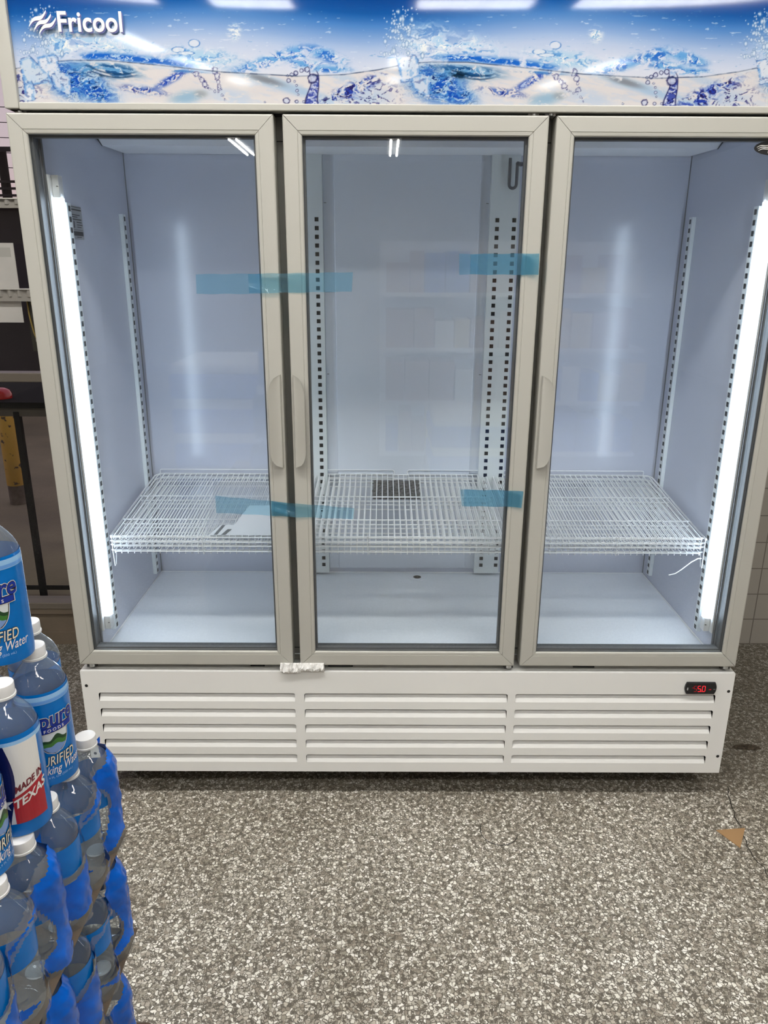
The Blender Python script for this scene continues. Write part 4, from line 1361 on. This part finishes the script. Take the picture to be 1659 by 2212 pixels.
# (x, y, layer, label kind, yaw offset, label text)
spec += [(-0.524, -1.058, 0, 'brand', -0.22, 'water bottle with large blue label at the very top of the stack'),
         (-0.503, -1.033, 1, 'brand', 0.22, 'water bottle with green-hill shield label, beside the flag-labelled bottle'),
         (-0.500, -1.122, 1, 'flag', 0.0, 'water bottle with red, white and navy MADE IN TEXAS label'),
         (-0.538, -0.968, 1, 'plain', 0, 'water bottle second layer down, rearmost, only cap and shoulder showing'),
         (-0.556, -1.065, 1, 'plain', 0, 'water bottle second layer down, cap showing left of the shield-labelled bottle'),
         (-0.512, -1.196, 1, 'brand', 0.9, 'blue-labelled water bottle at left picture edge, below the flag-labelled bottle')]
PK = {2: (-1.018, -1.216), 3: (-1.032, -1.230), 4: (-1.068, -1.266)}
for li in (2, 3, 4):
    ys = [yc + d for yc in PK[li] for d in (0.0655, 0.0, -0.0655)]
    for k, y in enumerate(ys):
        spec.append((-0.4905, y, li, 'plain', 0, 'water bottle in the %s layer down, %s from the back on the aisle side' % (LAYER[li], RANK[k])))
    for k, y in enumerate(ys[:2]):
        if li < 4:
            spec.append((-0.5565, y, li, 'plain', 0, 'water bottle in the %s layer down, %s from the back in the inner row' % (LAYER[li], RANK[k])))
for (x, y, li, kind, off, lab) in spec:
    o = new_bottle(x, y, LZ_[li] + 0.0008, lab)
    if kind == 'brand': swap_label(o, brand_sleeve, off)
    elif kind == 'flag': swap_label(o, flag_sleeve, off)

for ch in list(bproto.children):
    bpy.data.objects.remove(ch, do_unlink=True)
bpy.data.objects.remove(bproto, do_unlink=True)

# printed shrink film round the lower packs, with the open bullseye at the pack end
M_film = mat('printed_film', lin(0, 92, 196), 0.2, spec=0.3, noise=0.35, nscale=14, bump=0.35, bscale=28)
M_filmc = clear('clear_film', (0.86, 0.87, 0.87), ior=1.5, gloss_rough=0.05, haze=0.22, haze_col=(0.55, 0.55, 0.53), bump=0.6, bscale=40)
def film(yc, z0, label, seed, wave):
    """covers three bottles, centred at yc, of the layer standing at z0"""
    rs = np.random.RandomState(seed)
    ny, nz = 96, 64
    ys = np.linspace(-0.104, 0.104, ny); zs = np.linspace(0.001, 0.158, nz)
    ph = rs.rand(8) * 6.28
    P = []
    for y in ys:
        row = []
        for z in zs:
            best = -1
            for b in (-0.0655, 0.0, 0.0655):
                R = BR + 0.0022 if z < 0.13 else np.interp(z, [0.13, 0.146, 0.158], [BR + 0.0022, BR - 0.002, BR - 0.010])
                d2 = R * R - (y - b) ** 2
                if d2 > 0: best = max(best, math.sqrt(d2))
            if best < 0: best = 0.0
            best = max(best, 0.0195 - 0.10 * max(0, z - 0.135)) if abs(y) < 0.085 else best
            wr_ = 0.0016 * math.sin(y * 110 + z * 40 + ph[0]) * math.sin(z * 60 - y * 50 + ph[1]) + 0.0008 * math.sin(y * 260 + z * 200 + ph[2])
            row.append((-0.4895 + best + abs(wr_) + 0.0006, yc + y, z0 + z))
        P.append(row)

    def kind(i, j):
        y, z = ys[i], zs[j]
        rr = math.hypot(y / 0.046, (z - 0.074) / 0.052) + 0.10 * math.sin(3 * math.atan2(z - 0.074, y) + ph[3])
        if rr < 0.94: return 0
        if rr < 1.04: return 2
        top = 0.128 + wave * y + 0.010 * math.sin(y * 50 + ph[4])
        bot = 0.018 - 0.10 * y + 0.012 * math.sin(y * 60 + ph[5])
        if z > top + 0.012 or z < bot - 0.012: return 0 if z > top + 0.012 else 2
        if z > top or z < bot: return 2
        return 1
    root = empty('shrink_wrap', (-0.455, yc, z0), label, 'shrink wrap', 'printed film round the water packs')
    for nm, kk, m_ in (('printed_film', 1, M_film), ('clear_film', 2, M_filmc)):
        mb = MB(); mb.grid(P, skip=lambda i, j: kind(i, j) != kk)
        used = sorted({v for f in mb.f for v in f}); mp_ = {v: k for k, v in enumerate(used)}
        mb.v = [mb.v[v] for v in used]; mb.f = [tuple(mp_[v] for v in f) for f in mb.f]
        mb.build(nm, m_, root, smooth=True, off=root.location)


for li, k, w_ in ((2, 0, 0.55), (2, 1, 0.5), (3, 0, 0.5), (3, 1, 0.5), (4, 0, 0.5), (4, 1, 0.5)):
    film(PK[li][k], LZ_[li], 'blue printed film with open end on the %s layer, %s pack' % (LAYER[li], ('rear', 'front')[k]), 11 + 2 * li + k, w_)
# cardboard pads between layers
M_card = mat('brown_cardboard', (0.105, 0.075, 0.05), 0.8, noise=0.15, nscale=40)
for k, (zz, yb_) in enumerate(((LZ_[2], -0.925), (LZ_[3], -0.93))):
    mb = MB(); mb.box(-0.72, -0.4585, -1.34, yb_, zz - 0.0012, zz - 0.0002)
    tag(mb.build('cardboard_pad', M_card), 'brown cardboard sheet under the %s layer of water bottles' % LAYER[2 + k], 'cardboard')
mb = MB()
mb.box(-0.80, -0.452, -1.36, -0.94, 0.0, 0.3135)
tag(mb.build('stack_base', M_card, bevel=0.004), 'brown cardboard base carrying the water bottle stack, below the picture', 'cardboard')

# ------------------------------------------------------------------ store goods behind the viewer, seen only as reflections in the glass
M_goods = [mat('goods_blue', lin(30, 90, 190), 0.3, noise=0.3, nscale=14), mat('goods_yellow', lin(210, 180, 90), 0.4), mat('goods_tan', lin(160, 120, 100), 0.4), mat('goods_white', lin(215, 212, 205), 0.4)]
for (x0, x1, y1, h, lab) in ((-1.35, -0.62, -2.55, 0.98, 'pallet of shrink-wrapped water packs mirrored faintly in the left door'), (0.25, 0.95, -3.1, 0.62, 'low pallet of shrink-wrapped packs mirrored faintly in the middle door')):
    root = empty('water_pallet', ((x0 + x1) / 2, y1 - 0.35, 0), lab, 'pallet', 'pallets behind the viewer')
    mb = MB(); mb.box(x0, x1, y1 - 0.7, y1, 0.0, 0.12); mb.build('pallet_base', M_card, root, off=root.location)
    mb = MB()
    n_ = int((h - 0.12) / 0.21)
    for k in range(n_):
        mb.box(x0 + 0.01, x1 - 0.01, y1 - 0.69, y1 - 0.01, 0.121 + k * 0.21, 0.121 + k * 0.21 + 0.145, 0)
        mb.box(x0 + 0.02, x1 - 0.02, y1 - 0.68, y1 - 0.02, 0.121 + k * 0.21 + 0.145, 0.121 + (k + 1) * 0.21, 1)
    mb.build('wrapped_packs', [M_goods[0], M_goods[3]], root, off=root.location, bevel=0.02)
root = empty('grocery_shelf', (0.9, -3.9, 0), 'white store shelf of boxed goods mirrored faintly in the glass doors', 'shelf')
mb = MB(); mb.box(-0.1, 1.9, -4.3, -4.25, 0, 1.7)
for z_ in (0.1, 0.5, 0.9, 1.3): mb.box(-0.1, 1.9, -4.25, -3.85, z_, z_ + 0.03)
mb.build('shelf_frame', M_fix, root, off=root.location)
rg = np.random.RandomState(21)
for z_ in (0.13, 0.53, 0.93, 1.33):
    x_ = -0.05
    mb = MB()
    while x_ < 1.75:
        w_ = 0.10 + 0.12 * rg.rand()
        mb.box(x_, x_ + w_ - 0.01, -4.2, -3.88, z_, z_ + 0.18 + 0.14 * rg.rand(), rg.randint(4)); x_ += w_
    mb.build('boxed_goods', M_goods, root, off=root.location)

# ------------------------------------------------------------------ small things on the floor
mb = MB()
mb.poly([(0.868, -0.130, 0.0022), (0.953, -0.122, 0.0030), (0.905, -0.198, 0.0022)]); mb.poly([(0.905, -0.198, 0.0006), (0.953, -0.122, 0.0014), (0.868, -0.130, 0.0006)])
mb.quad((0.868, -0.130, 0.0006), (0.905, -0.198, 0.0006), (0.905, -0.198, 0.0022), (0.868, -0.130, 0.0022)); mb.quad((0.905, -0.198, 0.0006), (0.953, -0.122, 0.0014), (0.953, -0.122, 0.0030), (0.905, -0.198, 0.0022))
mb.quad((0.953, -0.122, 0.0014), (0.868, -0.130, 0.0006), (0.868, -0.130, 0.0022), (0.953, -0.122, 0.0030))
tag(mb.build('cardboard_scrap', mat('tan_cardboard', lin(168, 132, 92), 0.8)), 'small tan triangular cardboard scrap on the terrazzo floor', 'cardboard')
mb = MB()
pts = [(0.205 + 0.052 - 0.052 * math.cos(t), -0.135 - 0.055 * math.sin(t) * 1.0, 0.0012) for t in np.linspace(-0.5, 2.9, 22)]
mb.tube(pts, 0.0009, 5)
tag(mb.build('loose_thread', M_black), 'thin dark curled thread lying on the floor before the cooler', 'thread')
mb = MB(); P = []
for i in range(9):
    P.append([(0.705 + 0.055 * i / 8, -0.70 - 0.05 * j / 4, 0.001 + 0.004 * abs(math.sin(i * .9 + j))) for j in range(5)])
mb.grid(P)
tag(mb.build('paper_scrap', mat('white_paper', (0.75, 0.73, 0.70), 0.7), smooth=True), 'white paper scrap on the floor at the lower right corner', 'paper')
rg = np.random.RandomState(5)
for (dx, dy, sc, lab) in ((1.135, 0.255, 0.030, 'dark crumbled dirt clump on the floor right of the cooler'), (1.06, 0.92, 0.04, 'dark twig of dirt by the wall foot right of the cooler')):
    mb = MB(); P = []
    for i in range(14):
        row = []
        for j in range(10):
            a = 2 * PI * i / 14; f = j / 9
            r_ = sc * (1 - f) * (0.7 + 0.6 * rg.rand()); row.append((dx + r_ * 1.5 * math.cos(a), dy + r_ * 0.5 * math.sin(a), 0.0005 + 0.006 * f ** .5 * rg.rand()))
        P.append(row)
    mb.grid(P, closed_u=True)
    tag(mb.build('dirt_clump', mat('dark_dirt', (0.06, 0.045, 0.03), 0.9, noise=0.6, nscale=160)), lab, 'dirt')
# crack in the terrazzo
mb = MB(); A = []; B = []
rg = np.random.RandomState(2)
for t in np.linspace(0, 1, 40):
    x_ = 0.985 - 0.07 * t - 0.03 * math.sin(t * 5) + rg.randn() * .004 + (0.10 * max(0, t - .5)); y_ = 0.06 - 0.75 * t; w_ = 0.0012 + .001 * rg.rand()
    A.append((x_ - w_, y_, 0.0004)); B.append((x_ + w_, y_, 0.0004))
mb.grid([A, B])
tag(mb.build('trim_2', mat('floor_crack', (0.03, 0.026, 0.02), 0.9)), kind='structure')

# ------------------------------------------------------------------ at and beyond the window
M_corr = mat('grey_corrugated', (0.34, 0.32, 0.29), 0.6)
for (z0, z1, lab) in ((1.690, 1.722, 'grey corrugated edging strip across the window, upper one'), (1.380, 1.424, 'grey corrugated edging strip across the window poster, lower one')):
    root = empty('corrugated_strip', (-2.0, 0.93, z0), lab, 'edging strip', 'corrugated strips across the window')
    mb = MB(); mb.box(-3.2, -1.0, 0.924, 0.940, z0, z0 + (z1 - z0) * 0.55); mb.build('rail', M_corr, root, off=root.location)
    mb = MB(); A = []; B = []
    for k in range(400):
        x_ = -3.2 + 2.2 * k / 399
        y_ = 0.925 + 0.007 * math.sin(x_ * 2 * PI / 0.034)
        A.append((x_, y_, z0 + (z1 - z0) * 0.35)); B.append((x_, y_ + 0.002, z1 - 0.004))
    mb.grid([A, B]); mb.build('corrugation', M_corr, root, off=root.location, smooth=True)
    mb = MB(); mb.box(-3.2, -1.0, 0.918, 0.945, z1 - 0.004, z1); mb.build('top_edge', mat('light_edge', (0.62, 0.61, 0.57), 0.5), root, off=root.location)
mb = MB(); mb.box(-1.80, -1.377, 0.948, 0.950, 1.305, 1.577, 0)
mb.box(-1.80, -1.39, 0.9472, 0.948, 1.53, 1.562, 1)
po = mb.build('poster', [mat('poster_white', (0.60, 0.58, 0.55), 0.5, noise=0.06, nscale=8), mat('poster_grey', (0.46, 0.45, 0.42), 0.5)])
tag(po, 'white poster on the window behind the corrugated strip', 'poster')
# dark sign with gilt edge between poster and cooler
root = empty('keg_sign', (-1.345, 0.975, 1.22), 'dark sign with gold edge and letters at the window', 'sign')
mb = MB(); mb.box(-1.368, -1.22, 0.972, 0.980, 1.20, 1.398); mb.build('board', mat('dark_olive', (0.03, 0.028, 0.02), 0.4), root, off=root.location)
mb = MB(); mb.tube([(-1.366, 0.970, 1.397), (-1.364, 0.970, 1.33), (-1.356, 0.970, 1.27), (-1.344, 0.970, 1.232), (-1.330, 0.970, 1.222)], 0.0032, 6); mb.build('gold_edge', mat('gold_paint', (0.30, 0.22, 0.06), 0.4), root, off=root.location, smooth=True)
mb = MB(); V, Fs = text2d('DE', 0.026, 0.0004); put2d(mb, V, Fs, lambda X, Y: (-1.341 + X * .8, 0.9705, 1.366 + Y)); mb.build('gold_letters', mat('gold_letter', (0.34, 0.27, 0.08), 0.4), root, off=root.location)
mb = MB(); mb.box(-1.352, -1.30, 0.9700, 0.9715, 1.235, 1.262); mb.build('paper_tag', mat('tag_white', (0.5, 0.5, 0.48), 0.6), root, off=root.location)

# pavement and things outdoors
mb = MB(); mb.box(-14, 3, 1.06, 16, -0.08, -0.0005)
tag(mb.build('pavement', mat('concrete_pavement', lin(122, 112, 88), 0.85, noise=0.25, nscale=1.6)), kind='structure')
M_bm = mat('black_metal', (0.008, 0.008, 0.009), 0.9, spec=0.1)
root = empty('metal_table', (-2.1, 1.6, 0), 'black metal table outside the window with thin legs', 'table')
mb = MB(); mb.box(-2.9, -1.15, 1.36, 1.95, 0.918, 0.942); mb.build('table_top', M_bm, root, off=root.location)
mb = MB(); mb.box(-2.9, -1.15, 1.37, 1.39, 0.880, 0.918); mb.build('apron', mat('apron_brown', (0.06, 0.05, 0.042), 0.5), root, off=root.location)
for (lx_, ly_) in ((-1.661, 1.38), (-2.88, 1.38), (-2.88, 1.93), (-1.17, 1.93)):
    mb = MB(); mb.box(lx_ - 0.0125, lx_ + 0.0125, ly_ - 0.0125, ly_ + 0.0125, 0, 0.90); mb.build('leg', M_bm, root, off=root.location)
mb = MB(); mb.box(-2.9, -1.15, 1.393, 1.405, 0.052, 0.070); mb.build('stretcher', M_bm, root, off=root.location)
# red crate on the table, and dark crates behind it
root = empty('red_lamp', (-1.775, 1.47, 0.942), 'glossy red rounded car lamp on the black table outside', 'lamp')
mb = MB(); P = []
for i in range(16):
    a = 2 * PI * i / 16
    P.append([(-1.775 + 0.055 * c_ * math.cos(a) , 1.47 + 0.05 * c_ * math.sin(a), 0.9425 + h_) for c_, h_ in ((1, 0), (1.0, 0.018), (0.85, 0.036), (0.5, 0.045), (0.05, 0.047))])
mb.grid(P, closed_u=True); mb.build('lens', mat('red_plastic', (0.55, 0.012, 0.012), 0.12, coat=0.5), root, off=root.location, smooth=True)
root = empty('bollard', (-2.49, 2.93, 0), 'yellow steel bollard with chipped paint and bare foot outside', 'bollard')
mb = MB(); mb.lathe([(0.058, 0.0), (0.058, 0.13)], 24, 0, (-2.49, 2.93, 0)); mb.build('foot', mat('rusty_foot', lin(96, 84, 74), 0.8, noise=0.3, nscale=30), root, off=root.location, smooth=True, auto=0.6)
my = mat('chipped_yellow', lin(176, 140, 52), 0.6, noise=0.0)
nt = my.node_tree; n_ = nt.nodes.new('ShaderNodeTexNoise'); n_.inputs['Scale'].default_value = 22; n_.inputs['Detail'].default_value = 4
r_ = nt.nodes.new('ShaderNodeValToRGB'); r_.color_ramp.elements[0].position = 0.60; r_.color_ramp.elements[0].color = lin(190, 150, 56); r_.color_ramp.elements[1].position = 0.64; r_.color_ramp.elements[1].color = lin(72, 58, 42)
t_ = nt.nodes.new('ShaderNodeTexCoord'); nt.links.new(t_.outputs['Object'], n_.inputs['Vector']); nt.links.new(n_.outputs['Fac'], r_.inputs[0]); nt.links.new(r_.outputs[0], nt.nodes['Principled BSDF'].inputs['Base Color'])
mb = MB(); mb.lathe([(0.060, 0.13), (0.060, 0.70), (0.050, 0.735), (0.02, 0.75)], 24, 0, (-2.49, 2.93, 0)); mb.build('post', my, root, off=root.location, smooth=True, auto=0.8)
# dark low building across the lot, utility pole and wires, bush
mb = MB(); mb.box(-12, -2.0, 6.2, 9.5, -0.0005, 2.10); mb.box(-12.1, -1.9, 6.1, 9.6, 2.05, 2.14, 1)
tag(mb.build('dark_building', [mat('dark_wall', (0.014, 0.011, 0.012), 0.8, noise=0.5, nscale=1.3), mat('roof_edge', (0.16, 0.15, 0.14), 0.7)]), 'dark low building across the lot beyond the window', 'building')
PX, PY = -6.02, 11.0
root = empty('utility_pole', (PX, PY, 0), 'dark wooden utility pole with crossarms against the pink sky', 'pole')
M_pole = mat('pole_wood', (0.02, 0.016, 0.016), 0.9)
mb = MB(); mb.tube([(PX, PY, -0.0005), (PX, PY, 3.26)], [0.085, 0.07], 10); mb.build('pole', M_pole, root, off=root.location, smooth=True)
for z_, x0_, x1_ in ((3.22, -0.9, 0.30), (2.76, -0.9, 0.32), (2.66, -0.9, 0.34), (2.56, -0.9, 0.36), (2.41, -0.7, 0.38)):
    mb = MB(); mb.box(PX + x0_, PX + x1_, PY - 0.10, PY - 0.075, z_ - (0.035 if z_ > 3 else 0.018), z_ + (0.035 if z_ > 3 else 0.018)); mb.build('crossarm', M_pole, root, off=root.location)
mb = MB()
for k in range(6):
    zA = 3.95 - k * 0.22
    mb.tube([(-14, 11.4, zA + 0.4), (-9.5, 11.4, zA + 0.02 * k), (-6, 11.4, zA - 0.06), (-3, 11.4, zA - 0.02), (2.5, 11.4, zA + 0.3)], 0.006, 4)
tag(mb.build('power_lines', M_pole), 'thin dark power lines crossing the pink sky', 'power lines')
mb = MB(); rg = np.random.RandomState(9)
for k in range(700):
    a = rg.rand() * 2 * PI; r_ = rg.rand() ** .5
    c = Vector((-5.75 + 1.0 * r_ * math.cos(a), 10.2 + 0.3 * r_ * math.sin(a), 2.0 + rg.rand() * 0.45 * (1 - r_ * .6)))
    d = Vector((rg.randn(), rg.randn(), rg.randn() + .4)).normalized() * 0.07
    e = d.cross(Vector((rg.randn(), rg.randn(), rg.randn()))).normalized() * 0.012
    mb.poly([c - d, c + e, c + d, c - e])
mb.tube([(-5.75, 10.2, -0.0005), (-5.75, 10.2, 2.2)], 0.03, 6)
tag(mb.build('bush', mat('dark_twigs', (0.05, 0.045, 0.035), 0.9)), 'bare dark bush beside the utility pole above the dark roof', 'bush')
